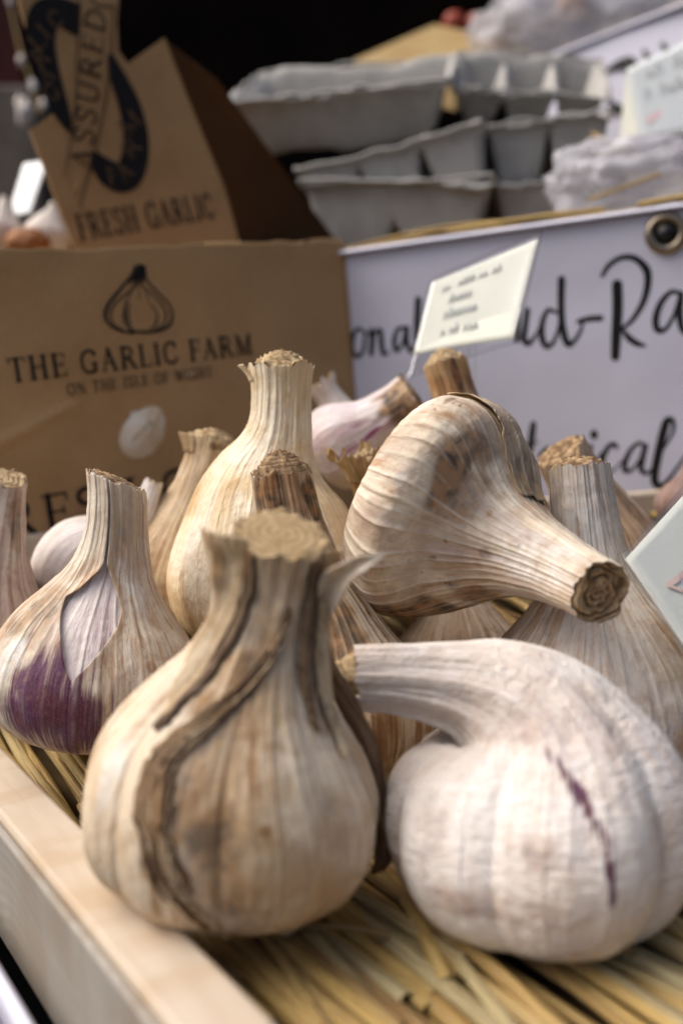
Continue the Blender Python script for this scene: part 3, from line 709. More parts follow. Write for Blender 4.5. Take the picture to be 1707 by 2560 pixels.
# --- purple bulb on the left, outer skin split open
C_ = Bulb('garlic_bulb', 'garlic bulb with a deep purple patch and split outer skin at left',
          [(227, 1846, 4), (227, 1845, 70), (228, 1840, 122), (229, 1822, 180), (232, 1785, 226), (236, 1738, 251), (240, 1685, 258), (246, 1625, 244), (254, 1560, 206), (264, 1500, 152), (275, 1440, 106), (285, 1380, 80), (291, 1320, 68), (292, 1255, 64), (288, 1200, 62)],
          .285, .280, seed=7, nveins=34, lobes=7, lobe=.018, vein_mm=.2, wrinkle=.35, ragged=.9, slant=.5, sla=1.5, nv=200, nu=320)
for x, y, a, b, k in ((120, 1770, 12, 18, 1.0), (85, 1730, 9, 14, 1.0), (180, 1790, 10, 16, 1.0), (60, 1790, 8, 10, .9), (150, 1700, 8, 12, .9), (200, 1700, 4, 12, .6), (60, 1700, 5, 8, .6), (240, 1790, 4, 11, .75), (170, 1615, 9, 9, .38), (90, 1640, 9, 9, .38), (250, 1680, 6, 12, .35), (165, 1670, 8, 8, .75), (120, 1860, 10, 5, .9), (290, 1770, 2.0, 10, .45), (330, 1790, 1.5, 8, .35)): C_.spot('purple', x, y, a, b, k)
for x, y, a, b, k in ((60, 1540, 7, 8, .42), (130, 1510, 7, 7, .5), (90, 1590, 6, 6, .35), (340, 1500, 8, 4, .3), (373, 1667, 1.6, 2.2, .85), (300, 1350, 2, 9, .5), (340, 1560, 6, 14, .22), (90, 1514, .8, 2, .8)): C_.spot('stain_shade', x, y, a, b, k)
C_.spot('pale', 40, 1640, 4.5, 6, .8); C_.spot('pale', 330, 1470, 6, 7, .6)  # far left patch paints the highlight on the bulb's side
MCin = garlic_mat('garlic_inner_skin_pink', light=(.76, .70, .68), mid=(.64, .55, .54), brown=(.45, .32, .26), tint=(.52, .34, .46), streak=.25, blotch=.25, vein=.7, veincol=(.86, .82, .76), darkstreak=.05, seed=8, tintamt=.5)
MC = garlic_mat('garlic_skin_purple', light=(.82, .73, .59), mid=(.58, .47, .36), brown=(.37, .205, .095), tint=(.50, .41, .44), streak=.42, blotch=.35, vein=.6, darkstreak=.16, seed=9, tintamt=.35, purple=(.085, .022, .075))
C_.body(MCin, 'inner_bulb', False); C_.cut(M_CUT, dome=1.2, rings=5, amp=.8)
ty = C_.ty
ul = lin((0, -.20), (ty(1645), -.20), (ty(1620), -.27), (ty(1560), -.40), (ty(1505), -.60), (ty(1482), -.64), (ty(1466), -.52), (ty(1440), -.40), (ty(1415), -.26), (ty(1395), -.19), (ty(1330), -.24), (1, -.26))
ur = lin((0, -.1998), (ty(1645), -.1998), (ty(1620), -.12), (ty(1560), .08), (ty(1515), .22), (ty(1490), .26), (ty(1470), .23), (ty(1440), .12), (ty(1415), -.02), (ty(1395), -.12), (ty(1330), -.19), (1, -.19))
SL0, SL1 = ty(1645), ty(1400)
def c_off(a, w_):
    e = np.minimum(a, 1 - a) * 60
    return .0006 + .0010 * np.exp(-(e / .9) ** 2) * sstep(SL0, SL0 + .08, w_) * (1 - .5 * sstep(SL1, SL1 + .1, w_))
C_.sheet('outer_skin', MC, ur, lambda t: ul(t) + 2 * math.pi, 0.0, 1.0, c_off, 420, 220, .0003, raggedtop=True)

# --- creamy bulb at the back centre with a tall neck
D_ = Bulb('garlic_bulb', 'creamy yellow garlic bulb with a tall thick neck and ragged collar, centre back',
          [(660, 1622, 4), (660, 1620, 70), (660, 1613, 125), (661, 1585, 182), (663, 1535, 222), (666, 1475, 240), (668, 1415, 240), (669, 1350, 226), (668, 1285, 202), (668, 1225, 172), (676, 1170, 134), (690, 1115, 96), (700, 1060, 79), (703, 1000, 75), (703, 950, 77), (703, 912, 84)],
          .315, .308, seed=12, nveins=34, lobes=8, lobe=.04, vein_mm=.08, wrinkle=.35, ragged=1.3, nv=180)
D_.spot('stain_shade', 520, 1480, 5, 6, .16); D_.spot('stain_shade', 760, 1020, 1, 8, .25); D_.spot('pale', 500, 1300, 8, 12, .4)  # pale patch paints the light falling on the left side
MD = garlic_mat('garlic_skin_cream', light=(.84, .77, .61), mid=(.73, .59, .37), brown=(.46, .26, .09), tint=(.60, .44, .36), streak=.34, blotch=.22, vein=.35, darkstreak=.10, seed=13, crinkle=.8, tintamt=.3)
D_.body(MD); D_.cut(M_CUT_P, dome=4.0, rings=5, amp=2.2, scale=.86, wob=1.2)
D_.sheet('collar_flap', MD, lin((0, -1.75), (1, -1.75)), lin((0, -1.05), (1, -1.05)), .955, .998, lambda a, w_: .0003 + .0026 * w_ ** 1.5, 14, 12)

# --- dark stemmed bulb behind the front bulb
E_ = Bulb('garlic_bulb', 'garlic bulb with a dark brown stump of a stem, right behind the front bulb',
          [(858, 1936, 4), (858, 1934, 70), (858, 1927, 125), (857, 1895, 190), (855, 1840, 232), (853, 1780, 246), (850, 1715, 232), (844, 1655, 188), (834, 1595, 138), (815, 1530, 106), (785, 1455, 88), (752, 1375, 83), (724, 1290, 81), (712, 1235, 79), (704, 1182, 77)],
          .270, .262, seed=15, nveins=46, lobes=8, lobe=.02, vein_mm=.16, wrinkle=.45, ragged=1.1)
for x, y, a, b, k in ((690, 1230, 3.5, 9, 1), (780, 1250, 3, 9, 1), (650, 1260, 3, 9, .9), (735, 1210, 2, 7, .8), (800, 1300, 3, 8, .8), (860, 1580, 6, 12, .8), (745, 1280, 2, 6, .7), (1090, 1800, 2, 8, .6)): E_.spot('stain_shade', x, y, a, b, k)
ME = garlic_mat('garlic_skin_dark_stem', light=(.68, .57, .42), mid=(.52, .38, .23), brown=(.26, .125, .045), dark=(.03, .014, .009), streak=.75, blotch=.4, vein=.55, veincol=(.66, .53, .36), darkstreak=.7, seed=16, tintamt=.2, stemstreak=.4)
E_.body(ME); E_.cut(M_CUT_D, dome=6.0, rings=7, amp=1.1, scale=.95, wob=.8)
# --- bulb lying on its side, stem towards the viewer
F_ = Bulb('garlic_bulb', 'big ribbed garlic bulb lying on its side, cut stem pointing to lower right',
          [(972, 1226, 4, .279), (973, 1226, 110, .279), (976, 1228, 180, .2788), (988, 1234, 238, .2782), (1014, 1246, 274, .277), (1052, 1262, 292, .2755), (1096, 1282, 292, .2735), (1140, 1304, 274, .271), (1184, 1326, 236, .268), (1224, 1346, 188, .2645), (1264, 1364, 146, .2605), (1310, 1384, 115, .255), (1370, 1412, 97, .2475), (1432, 1444, 86, .239), (1500, 1480, 82, .229)],
          .288, .240, seed=18, nveins=42, lobes=5, lobe=.012, vein_mm=.5, wrinkle=.35, ragged=.9, nv=230, nu=420, veinw=.9)
for x, y, a, b, k in ((1040, 1115, 9, 8, .9), (1130, 1165, 12, 10, .85), (1190, 1110, 7, 7, .7), (1170, 1230, 8, 7, .6), (1000, 1550, 12, 9, 1.0), (1080, 1530, 12, 7, .9), (1200, 1490, 9, 7, .9), (930, 1430, 9, 9, .55), (1075, 1395, 1.1, 1.6, .8), (1040, 1092, 1.0, 1.0, 1), (1120, 1000, 6, 1.2, .7), (950, 1480, 6, 6, .55), (1220, 1285, 1.4, 1.4, .7), (1110, 1350, .7, .8, .9), (1180, 1500, 3, 1.0, .9), (960, 1330, 10, 12, .2), (1330, 1200, 7, 10, .6), (1210, 1380, 2, 2, .6)): F_.spot('stain_shade', x, y, a, b, k)
_rr = random.Random(3)
for _ in range(38): F_.spot('stain_shade', _rr.gauss(1090, 55), _rr.gauss(1018, 18), _rr.uniform(.25, .7), _rr.uniform(.2, .5), 1.0)
for _ in range(22): F_.spot('stain_shade', _rr.uniform(960, 1330), _rr.uniform(1100, 1480), _rr.uniform(.25, .6), _rr.uniform(.2, .6), .9)
for x, y, a, b, k in ((1060, 1010, 8, 4, .8), (1000, 1200, 2.5, 3, .5), (960, 1290, 3, 5, .35), (1350, 1390, 8, 16, .75), (1250, 1340, 5, 6, .4)): F_.spot('pale', x, y, a, b, k)  # top and stem patches paint the bright highlights there
MF = garlic_mat('garlic_skin_ribbed', light=(.80, .71, .56), mid=(.52, .41, .31), brown=(.36, .205, .10), dark=(.06, .035, .022), tint=(.48, .38, .37), streak=.36, blotch=.4, vein=.55, veincol=(.82, .74, .60), darkstreak=.10, seed=19, tintamt=.55, stemstreak=.6, panel=.75)
F_.body(MF); F_.cut(cut_mat('scrolled_stem_cut', (.56, .40, .22), (.34, .21, .11), (.05, .03, .016), seed=7), dome=-.4, rings=3.4, amp=2.2, spiral=1, deep=.5, wob=.9)
F_.sheet('loose_leaf', garlic_mat('brown_outer_skin', light=(.50, .40, .28), mid=(.38, .28, .18), brown=(.22, .13, .06), seed=77, streak=.6, darkstreak=.3, tintamt=.2), lin((.30, -2.3), (.5, -2.2), (.66, -1.9)), lin((.30, -1.35), (.5, -1.2), (.66, -1.15)), .30, .68,
         lambda a, w_: .0005 + .0012 * np.sin(w_ * np.pi) + .0004 * np.sin(a * 13), 30, 60, ragged=.03)
# --- bulb at the right with a straight upright stump
G_ = Bulb('garlic_bulb', 'garlic bulb with a straight upright white stem streaked rust brown, right side',
          [(1512, 1985, 4), (1512, 1983, 90), (1511, 1974, 160), (1509, 1935, 238), (1506, 1870, 292), (1503, 1790, 316), (1500, 1715, 312), (1496, 1645, 282), (1491, 1580, 228), (1485, 1515, 164), (1478, 1450, 114), (1470, 1385, 92), (1462, 1320, 84), (1454, 1250, 79), (1445, 1165, 75)],
          .277, .272, seed=21, nveins=56, lobes=8, lobe=.012, vein_mm=.15, wrinkle=.4, ragged=1.0, slant=-.1)
for x, y, a, b, k in ((1260, 1560, 10, 8, .55), (1330, 1600, 9, 9, .45), (1240, 1640, 6, 10, .5), (1390, 1200, 2.6, 9, .42), (1442, 1320, 1.2, 5, .6), (1500, 1240, 1.0, 3, .5), (1660, 1520, 4, 12, .5), (1520, 1300, 1.4, 14, .35)): G_.spot('stain_shade', x, y, a, b, k)
for x, y, a, b, k in ((1470, 1260, 3.5, 14, .8), (1425, 1300, 2, 14, .6), (1580, 1640, 10, 16, .55), (1500, 1560, 5, 18, .5), (1640, 1760, 8, 14, .5)): G_.spot('pale', x, y, a, b, k)
MG = garlic_mat('garlic_skin_rust_streaks', light=(.80, .76, .70), mid=(.68, .58, .47), brown=(.40, .21, .09), tint=(.60, .55, .55), streak=.40, blotch=.25, vein=.45, veincol=(.82, .76, .66), darkstreak=.14, seed=22, tintamt=.3, panel=.32)
G_.body(MG); G_.cut(M_CUT, dome=2.5, rings=3, amp=1.8, scale=.93, wob=1.0)
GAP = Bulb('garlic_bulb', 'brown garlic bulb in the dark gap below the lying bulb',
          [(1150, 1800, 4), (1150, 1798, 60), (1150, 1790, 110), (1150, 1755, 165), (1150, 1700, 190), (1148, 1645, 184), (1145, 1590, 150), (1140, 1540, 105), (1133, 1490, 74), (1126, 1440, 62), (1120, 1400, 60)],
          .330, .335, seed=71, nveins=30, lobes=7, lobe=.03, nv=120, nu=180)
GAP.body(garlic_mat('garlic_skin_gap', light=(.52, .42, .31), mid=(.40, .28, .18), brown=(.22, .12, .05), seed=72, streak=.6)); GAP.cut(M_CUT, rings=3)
# --- bulbs behind, smaller in view
LO = dict(nv=120, nu=180)
H_ = Bulb('garlic_bulb', 'garlic bulb with brown stem cut off by the left edge of the picture',
          [(-75, 1705, 4), (-75, 1703, 50), (-75, 1696, 95), (-74, 1660, 150), (-70, 1600, 184), (-63, 1535, 188), (-52, 1470, 162), (-35, 1410, 122), (-16, 1350, 88), (0, 1290, 66), (11, 1235, 55), (18, 1195, 53)],
          .325, .318, seed=25, nveins=36, lobes=7, lobe=.02, wrinkle=.5, slant=.3, **LO)
H_.spot('stain_shade', 40, 1300, 3, 12, .8); H_.spot('stain_shade', 75, 1400, 3, 8, .5)
H_.body(garlic_mat('garlic_skin_pinkish', light=(.70, .64, .57), mid=(.58, .46, .42), brown=(.24, .12, .07), tint=(.50, .36, .36), streak=.45, blotch=.25, vein=.5, darkstreak=.35, seed=26, tintamt=.5)); H_.cut(M_CUT_P, rings=4)
I_ = Bulb('garlic_bulb', 'small white garlic bulb with a thin pale neck, half hidden behind the purple bulb',
          [(178, 1528, 3), (178, 1526, 40), (181, 1519, 75), (192, 1493, 118), (213, 1450, 140), (242, 1405, 136), (278, 1375, 108), (312, 1350, 74), (338, 1318, 50), (358, 1280, 36), (374, 1240, 27), (386, 1205, 23)],
          .345, .350, seed=28, nveins=14, lobes=6, lobe=.03, vein_mm=.1, wrinkle=.25, **LO)
I_.body(garlic_mat('garlic_skin_clean_white', light=(.80, .77, .74), mid=(.72, .66, .62), brown=(.48, .34, .26), tint=(.66, .54, .60), streak=.25, blotch=.1, vein=.4, veincol=(.52, .38, .30), darkstreak=.05, seed=29, tintamt=.4)); I_.cut(M_CUT_P, rings=3)
J_ = Bulb('garlic_bulb', 'garlic bulb with a capped brown stump of stem, behind the creamy bulb on its left',
          [(430, 1600, 3), (430, 1598, 50), (431, 1590, 95), (434, 1550, 150), (440, 1490, 174), (448, 1425, 160), (460, 1360, 124), (476, 1300, 92), (494, 1245, 72), (510, 1190, 63), (524, 1140, 61), (533, 1098, 66)],
          .355, .355, seed=31, nveins=30, lobes=7, lobe=.02, wrinkle=.5, ragged=1.2, **LO)
J_.spot('stain_shade', 560, 1120, 6, 1.5, .9); J_.spot('stain_shade', 500, 1230, 2, 8, .5)
MJ = garlic_mat('garlic_skin_dry_tan', light=(.62, .50, .33), mid=(.50, .36, .21), brown=(.28, .16, .07), streak=.6, blotch=.35, vein=.4, darkstreak=.35, seed=32, tintamt=.2)
J_.body(MJ); J_.cut(M_CUT_P, dome=3.5, rings=4, amp=1.4)
J_.sheet('collar_flap', MJ, lin((0, -1.8), (1, -1.8)), lin((0, -.7), (1, -.7)), .93, .998, lambda a, w_: .0004 + .0030 * w_ * np.sin(a * np.pi), 14, 14)
K_ = Bulb('garlic_bulb', 'small white and magenta striped garlic bulb lying behind the creamy bulb, stem to the right',
          [(788, 1158, 3), (789, 1157, 38), (793, 1154, 66), (808, 1143, 92), (836, 1124, 108), (866, 1106, 108), (896, 1088, 94), (924, 1070, 76), (954, 1050, 66), (985, 1030, 62), (1012, 1012, 62), (1036, 996, 68)],
          .400, .392, seed=34, nveins=14, lobes=6, lobe=.03, wrinkle=.3, **LO)
K_.spot('purple', 935, 1080, 1.8, 6, 1.0); K_.spot('purple', 895, 1060, 2, 6, .6); K_.spot('purple', 880, 1120, 2.4, 8, .6); K_.spot('purple', 850, 1070, 1.5, 8, .5); K_.spot('purple', 840, 1150, 2, 6, .5); K_.spot('stain_shade', 1000, 1010, 12, 9, .95); K_.spot('purple', 920, 1120, 2.5, 4, .5)
K_.body(garlic_mat('garlic_skin_magenta', light=(.80, .75, .74), mid=(.70, .60, .58), brown=(.44, .28, .14), tint=(.62, .42, .54), streak=.2, blotch=.15, vein=.25, seed=35, tintamt=.7, purple=(.25, .05, .17), darkstreak=.05)); K_.cut(M_CUT, dome=1.5, rings=3, amp=1.2)
L_ = Bulb('garlic_bulb', 'white garlic neck with a flared papery top, just right of the tall creamy neck',
          [(880, 1190, 3), (880, 1188, 40), (879, 1180, 66), (875, 1140, 88), (866, 1095, 86), (852, 1055, 66), (838, 1022, 46), (824, 996, 36), (812, 978, 36), (798, 956, 46)],
          .430, .425, seed=37, nveins=16, lobes=6, lobe=.03, ragged=1.5, **LO)
L_.body(garlic_mat('garlic_skin_flared', light=(.76, .70, .63), mid=(.64, .52, .44), brown=(.42, .27, .14), streak=.25, blotch=.2, vein=.3, seed=38, darkstreak=.05)); L_.cut(M_CUT_P, dome=-3, rings=3)
M_ = Bulb('garlic_bulb', 'garlic bulb with a torn orange brown stem left of the lying bulb',
          [(985, 1482, 3), (985, 1480, 50), (984, 1472, 85), (978, 1435, 126), (970, 1388, 130), (958, 1345, 100), (945, 1305, 64), (936, 1270, 50), (930, 1230, 50), (925, 1185, 58), (922, 1130, 70)],
          .338, .330, seed=40, nveins=24, lobes=6, lobe=.02, wrinkle=.8, ragged=3.8, **LO)
M_.body(garlic_mat('garlic_skin_orange', light=(.56, .40, .20), mid=(.44, .27, .11), brown=(.24, .11, .035), streak=.7, blotch=.3, vein=.4, veincol=(.62, .46, .24), darkstreak=.35, seed=41, tintamt=.0)); M_.cut(M_CUT_P, dome=3, rings=3, amp=4, inset=3, scale=.85, wob=1.5)
M_.sheet('torn_stem_flap', garlic_mat('torn_leaf', light=(.60, .45, .24), mid=(.46, .30, .13), brown=(.28, .14, .05), seed=42, tintamt=.0), lin((0, -1.9), (1, -1.9)), lin((0, -.55), (.93, -.55), (1, -.75)), .86, 1.0, lambda a, w_: .0004 + .0055 * w_ ** 1.6 * (1 - .5 * a), 20, 26, raggedtop=True)
N_ = Bulb('garlic_bulb', 'garlic bulb with a reddish brown stem in front of the tilted price card',
          [(1216, 1372, 3), (1216, 1370, 50), (1216, 1362, 90), (1213, 1325, 138), (1206, 1270, 154), (1197, 1215, 138), (1186, 1160, 104), (1172, 1105, 76), (1156, 1055, 62), (1140, 1005, 57), (1125, 955, 55), (1111, 908, 57)],
          .368, .362, seed=44, nveins=26, lobes=7, lobe=.02, slant=-.15, ragged=1.0, **LO)
N_.spot('stain_shade', 1140, 940, 2.0, 9, 1.0); N_.spot('stain_shade', 1105, 970, 2.5, 4, .6); N_.spot('stain_shade', 1185, 980, 1.2, 8, .7)
N_.body(garlic_mat('garlic_skin_red_brown', light=(.64, .46, .26), mid=(.50, .29, .12), brown=(.26, .09, .03), dark=(.045, .012, .012), streak=.6, blotch=.3, vein=.3, darkstreak=.45, seed=45, tintamt=.0)); N_.cut(M_CUT_P, dome=5, rings=4, amp=1.4, wob=.8)
O_ = Bulb('garlic_bulb', 'brown garlic bulb mostly hidden behind the rust streaked stem at right',
          [(1532, 1572, 3), (1532, 1570, 50), (1531, 1562, 95), (1528, 1520, 150), (1521, 1460, 176), (1511, 1400, 168), (1496, 1340, 136), (1477, 1285, 106), (1455, 1232, 82), (1430, 1180, 68), (1400, 1128, 66)],
          .348, .342, seed=47, nveins=28, lobes=7, lobe=.02, ragged=1.3, slant=.2, **LO)
O_.spot('stain_shade', 1390, 1130, 3, 4, .9); O_.spot('stain_shade', 1570, 1260, 4, 12, .6)
O_.body(garlic_mat('garlic_skin_brown', light=(.56, .43, .30), mid=(.42, .29, .18), brown=(.20, .10, .045), streak=.7, blotch=.4, vein=.3, darkstreak=.4, seed=48, tintamt=.2)); O_.cut(M_CUT, dome=1.5, rings=3, amp=1.5)
P_ = Bulb('garlic_bulb', 'small pinkish brown garlic bulb at the right edge above the white card',
          [(1690, 1300, 3), (1690, 1298, 30), (1691, 1290, 48), (1695, 1265, 58), (1702, 1238, 52), (1710, 1212, 34), (1718, 1190, 22), (1724, 1165, 18)],
          .405, .405, seed=50, nveins=14, lobes=6, nv=80, nu=120)
P_.body(garlic_mat('garlic_skin_far_pink', light=(.50, .38, .33), mid=(.36, .23, .19), brown=(.16, .09, .06), seed=51)); P_.cut(M_CUT, rings=3)

# ================================================================== cardboard carton
carton_o = at(860, 600, .50)
E1 = unit(RT * 3147 + UP * 800 + FW * 2500)
r1, r2 = ray(855, 600), ray(890, 950)
E2 = unit(r2 * np.dot(r1, E1) - r1 * np.dot(r2, E1))
PB = Panel(carton_o, E1, E2)
carton = empty('cardboard_carton', tuple(PB.p(450, 1380)), 'brown cardboard carton printed with a garlic bulb emblem, behind the garlic on the left', 'box')
carton['_o'] = tuple(PB.p(450, 1380))
# front panel with a round hand hole and a torn top edge
def carton_front():
    hx, hy = 366, 1076
    hc = PB.uv(PB.p(hx, hy)); hr = 50 * PB.scale(hx, hy)
    tl, tr = PB.uv(PB.p(-260, 634)), PB.uv(PB.p(858, 597)); bl, br = PB.uv(PB.p(-260, 1420)), PB.uv(PB.p(906, 1290))
    n = 260; rg = []
    # outline: top edge ragged with small perforation teeth on the right
    out = []
    for a in np.linspace(0, 1, 240):
        p = tl + (tr - tl) * a
        j = .0006 * vnoise(a * 22, 3, 0, 5) + .0010 * vnoise(a * 6, 9, 0, 6)
        if a > .62: j += .0006 * (1 if (a * 120) % 2 < 1 else -1)
        out.append(p + np.array([0, j]))
    for a in np.linspace(0, 1, 60)[1:]: out.append(tr + (br - tr) * a)
    for a in np.linspace(0, 1, 120)[1:]: out.append(br + (bl - br) * a)
    for a in np.linspace(0, 1, 60)[1:-1]: out.append(bl + (tl - bl) * a)
    out = np.array(out)
    ang = np.arctan2(*(out - hc).T[::-1]); idx = np.argsort(ang); out = out[idx]; ang = ang[idx]
    K = 70; V = []
    for k in range(K):
        a = (k / (K - 1)) ** 1.4
        for o_, an in zip(out, ang):
            inn = hc + hr * np.array([1.02 * math.cos(an), math.sin(an)])
            p = inn + (o_ - inn) * a
            V.append(PB.from_uv(p[0], p[1], 1e-6))
    return V, grid_faces(K, len(out), True)
_c0, _c1 = PB.uv(PB.p(-40, 1128)), PB.uv(PB.p(235, 985)); _cd = (_c1 - _c0) / np.linalg.norm(_c1 - _c0)
def _crease(a, b):
    r_ = np.array([a, b]) - _c0; t_ = float(r_ @ _cd); d_ = float(r_[0] * _cd[1] - r_[1] * _cd[0])
    return .0016 * math.exp(-(d_ / .0022) ** 2) * float(sstep(.034, .020, abs(t_ - .014)))
PB.relief = lambda a, b: _crease(a, b) + .0008 * math.sin(a * 38) * math.sin(b * 30 + 1) + .0007 * float(vnoise(a * 40, b * 40, 0, 8))
V, Fc = carton_front()
mk('front_panel', V, Fc, M_CARD, carton, thick=.0016)
side = unit(np.cross(E1, -E2)); 
if np.dot(side, FW) < 0: side = -side
ptr, pbr = PB.p(858, 603), PB.p(906, 1290)
v, f = box_mesh(pbr - PB.n * .0030, E1 * -.003, side * .22, ptr - pbr); mk('side_panel', v, f, M_CARD, carton, smooth=False)
ptl, pbl = PB.p(-260, 640), PB.p(-260, 1420)
v, f = box_mesh(ptl + side * .217, (ptr - ptl) * .99, side * .003, (pbl - ptl)); mk('back_panel', v, f, M_CARD, carton, smooth=False)
v, f = box_mesh(pbl - PB.n * .0030 + unit(ptl - pbl) * .012, (pbr - pbl) * .99, side * .21, unit(ptl - pbl) * .003); mk('base_panel', v, f, M_CARD, carton, smooth=False)
# garlic emblem, strokes traced in plan on the panel
z = dict(k=1.742, ox=0, oy=560)
PB.strokes('printed_emblem', carton, M_INK, [
    ([(582, 186), (566, 225), (520, 285), (470, 345), (452, 395), (468, 435), (515, 465), (575, 476)], [10, 9, 12, 14, 16, 12, 9, 12]),
    ([(622, 186), (632, 245), (680, 300), (728, 350), (744, 400), (728, 445), (680, 468), (620, 474)], [10, 10, 8, 8, 10, 14, 12, 12]),
    ([(600, 182), (590, 230), (585, 275)], [16, 34, 8]), ([(612, 185), (612, 235), (606, 270)], [14, 22, 6]), ([(575, 230), (560, 260)], 12),
    ([(585, 265), (540, 310), (490, 355), (476, 400), (492, 440), (530, 462)], [5, 7, 8, 8, 6, 6]),
    ([(575, 285), (545, 340), (535, 400), (548, 445), (580, 468)], [4, 6, 12, 10, 6]),
    ([(560, 340), (552, 400), (566, 450)], [3, 9, 5]),
    ([(612, 270), (660, 310), (705, 360), (718, 400), (704, 440), (670, 462)], [5, 6, 7, 8, 6, 6]),
    ([(640, 340), (676, 390), (672, 435), (645, 462)], [3, 6, 7, 5]), ([(600, 285), (602, 330)], 4), ([(625, 290), (640, 330)], 4),
    ([(560, 470), (640, 472)], 12)], .0013, **z)
zz = lambda x, y: (x / 1.742, 560 + y / 1.742)
PB.text('printed_lettering', carton, M_INK, 'THE GARLIC FARM', zz(45, 690), zz(1098, 566), 54, .0013, 1.05)
PB.text('printed_lettering', carton, M_INK_FADED, 'ON THE ISLE OF WIGHT', zz(290, 748), zz(922, 664), 27, .0013, 1.0)
PB.text('printed_lettering', carton, M_INK, 'FRESH GARLIC', (-75, 1374), (800, 1181), 88, .0013, 1.0)
PB.strokes('printed_rule', carton, M_INK_FADED, [([(-30, 1398), (380, 1345)], 3), ([(380, 1345), (860, 1290)], 3)], .0013)
# printed flap folded up behind the front panel, with round emblem tab
pf0, pf1, pf2 = at(195, 640, .500), at(600, 640, .548), at(410, 95, .520)
PF = Panel(pf0, pf1 - pf0, pf0 - pf2)
poly = [(200, 660), (74, 326), (136, 282), (112, 190), (84, 120), (52, 30), (36, -60), (300, -60), (292, 60), (296, 128), (318, 160), (410, 95), (470, 250), (560, 470), (612, 660)]
V = [PF.p(x, y) for x, y in poly]
flap = mk('raised_flap', V, [list(range(len(V)))], M_CARD2, carton, smooth=False, thick=.0016)
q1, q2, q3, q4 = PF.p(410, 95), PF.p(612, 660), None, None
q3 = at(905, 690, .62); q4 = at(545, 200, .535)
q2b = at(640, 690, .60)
mk('gable_side', [q1 + PF.n * -.001, q4, q3, q2b], [[0, 1, 2, 3]], card_mat('kraft_painted_shade', (.075, .042, .022)), carton, smooth=False, thick=.0016)  # deep shade put into this kraft colour; the face also leans under to darken
zf = dict(k=1.836, ox=0, oy=0)
PF.strokes('printed_emblem', flap, M_INK, [
    ([(348, 92), (280, 62), (215, 70), (186, 130), (192, 230), (222, 350), (262, 470), (300, 560), (318, 610)], [150, 134, 134, 138, 128, 112, 96, 60, 10]),
    ([(508, 270), (540, 360), (590, 480), (618, 600), (620, 710), (590, 800), (540, 820), (490, 790), (440, 740)], [40, 84, 110, 120, 126, 130, 130, 124, 80]),
    ], .0012, **zf)
M_TANPRINT = plain_noise('card_showing_through_print', (.15, .092, .045), (.10, .06, .03), 300, .8)
def small_text(st, p0, p1, cap, mat, h=.0022, wgt=1.0): PF.text('printed_letter', flap, mat, st, (p0[0] / 1.836, p0[1] / 1.836), (p1[0] / 1.836, p1[1] / 1.836), cap / 1.836, h, wgt, rot_up=None)
for ch, p0, p1 in (('F', (492, 850), (540, 846)), ('A', (560, 842), (612, 800)), ('R', (596, 740), (650, 680)), ('M', (574, 640), (650, 560)), ('C', (240, 140), (290, 120)), ('I', (212, 190), (232, 170)), ('L', (172, 250), (212, 210)), ('R', (180, 320), (230, 280)), ('A', (205, 400), (255, 360)), ('G', (228, 480), (280, 440))):
    small_text(ch, p0, p1, 70, M_TANPRINT)
PF.strokes('printed_band', flap, M_CARD2, [([(440, 20), (415, 400), (385, 640), (345, 860)], [140, 128, 96, 50])], .0016, **zf)
PF.strokes('printed_band_line', flap, M_INK_FADED, [([(358, -20), (350, 300), (334, 560), (290, 820)], 5), ([(522, 40), (500, 330), (455, 600), (362, 960)], 6), ([(400, -30), (440, 32), (522, 40)], 10)], .0024, **zf)
a0 = PF.uv(PF.p(410 / 1.836, 800 / 1.836)); a1 = PF.uv(PF.p(480 / 1.836, 70 / 1.836))
PF.text('printed_lettering', flap, M_INK, 'ASSURED', (412 / 1.836, 800 / 1.836), (482 / 1.836, 66 / 1.836), 52, .0028, .95, rot_up=np.array([-1, 0]))
PF.text('printed_lettering', flap, M_INK_FADED, 'FRESH GARLIC', (370 / 1.836, 1108 / 1.836), (985 / 1.836, 1000 / 1.836), 62, .0012, .9)
# the pale garlic bulb seen through the hand hole
hb = PB.p(366, 1076)
hq = hb - PB.n * .0172; hd = float(np.dot(hq - CAM, FW)); hx_, hy_ = proj(hq); hr_ = .021 * F / hd
HB = Bulb('garlic_bulb', 'pale garlic bulb inside the carton seen through its round hole',
          [(hx_ + a_ * hr_ * .72, hy_ - a_ * hr_ * .72, b_ * hr_) for a_, b_ in ((-1, .03), (-.99, .3), (-.93, .55), (-.7, .82), (-.35, .97), (0, 1.0), (.35, .92), (.7, .66), (1.0, .38), (1.4, .24), (1.8, .2))],
          hd, hd, seed=53, nveins=10, lobes=6, lobe=.07, nv=90, nu=140, group='garlic in the carton')
HB.spot('stain_shade', 352, 1084, 1.1, 8, .6); HB.spot('stain_shade', 375, 1056, 3, 1.2, .5)
HB.body(garlic_mat('garlic_skin_in_carton', light=(.84, .80, .72), mid=(.74, .64, .48), brown=(.52, .36, .16), streak=.5, blotch=.15, seed=54, tintamt=.1)); HB.cut(M_CUT_P, rings=3)

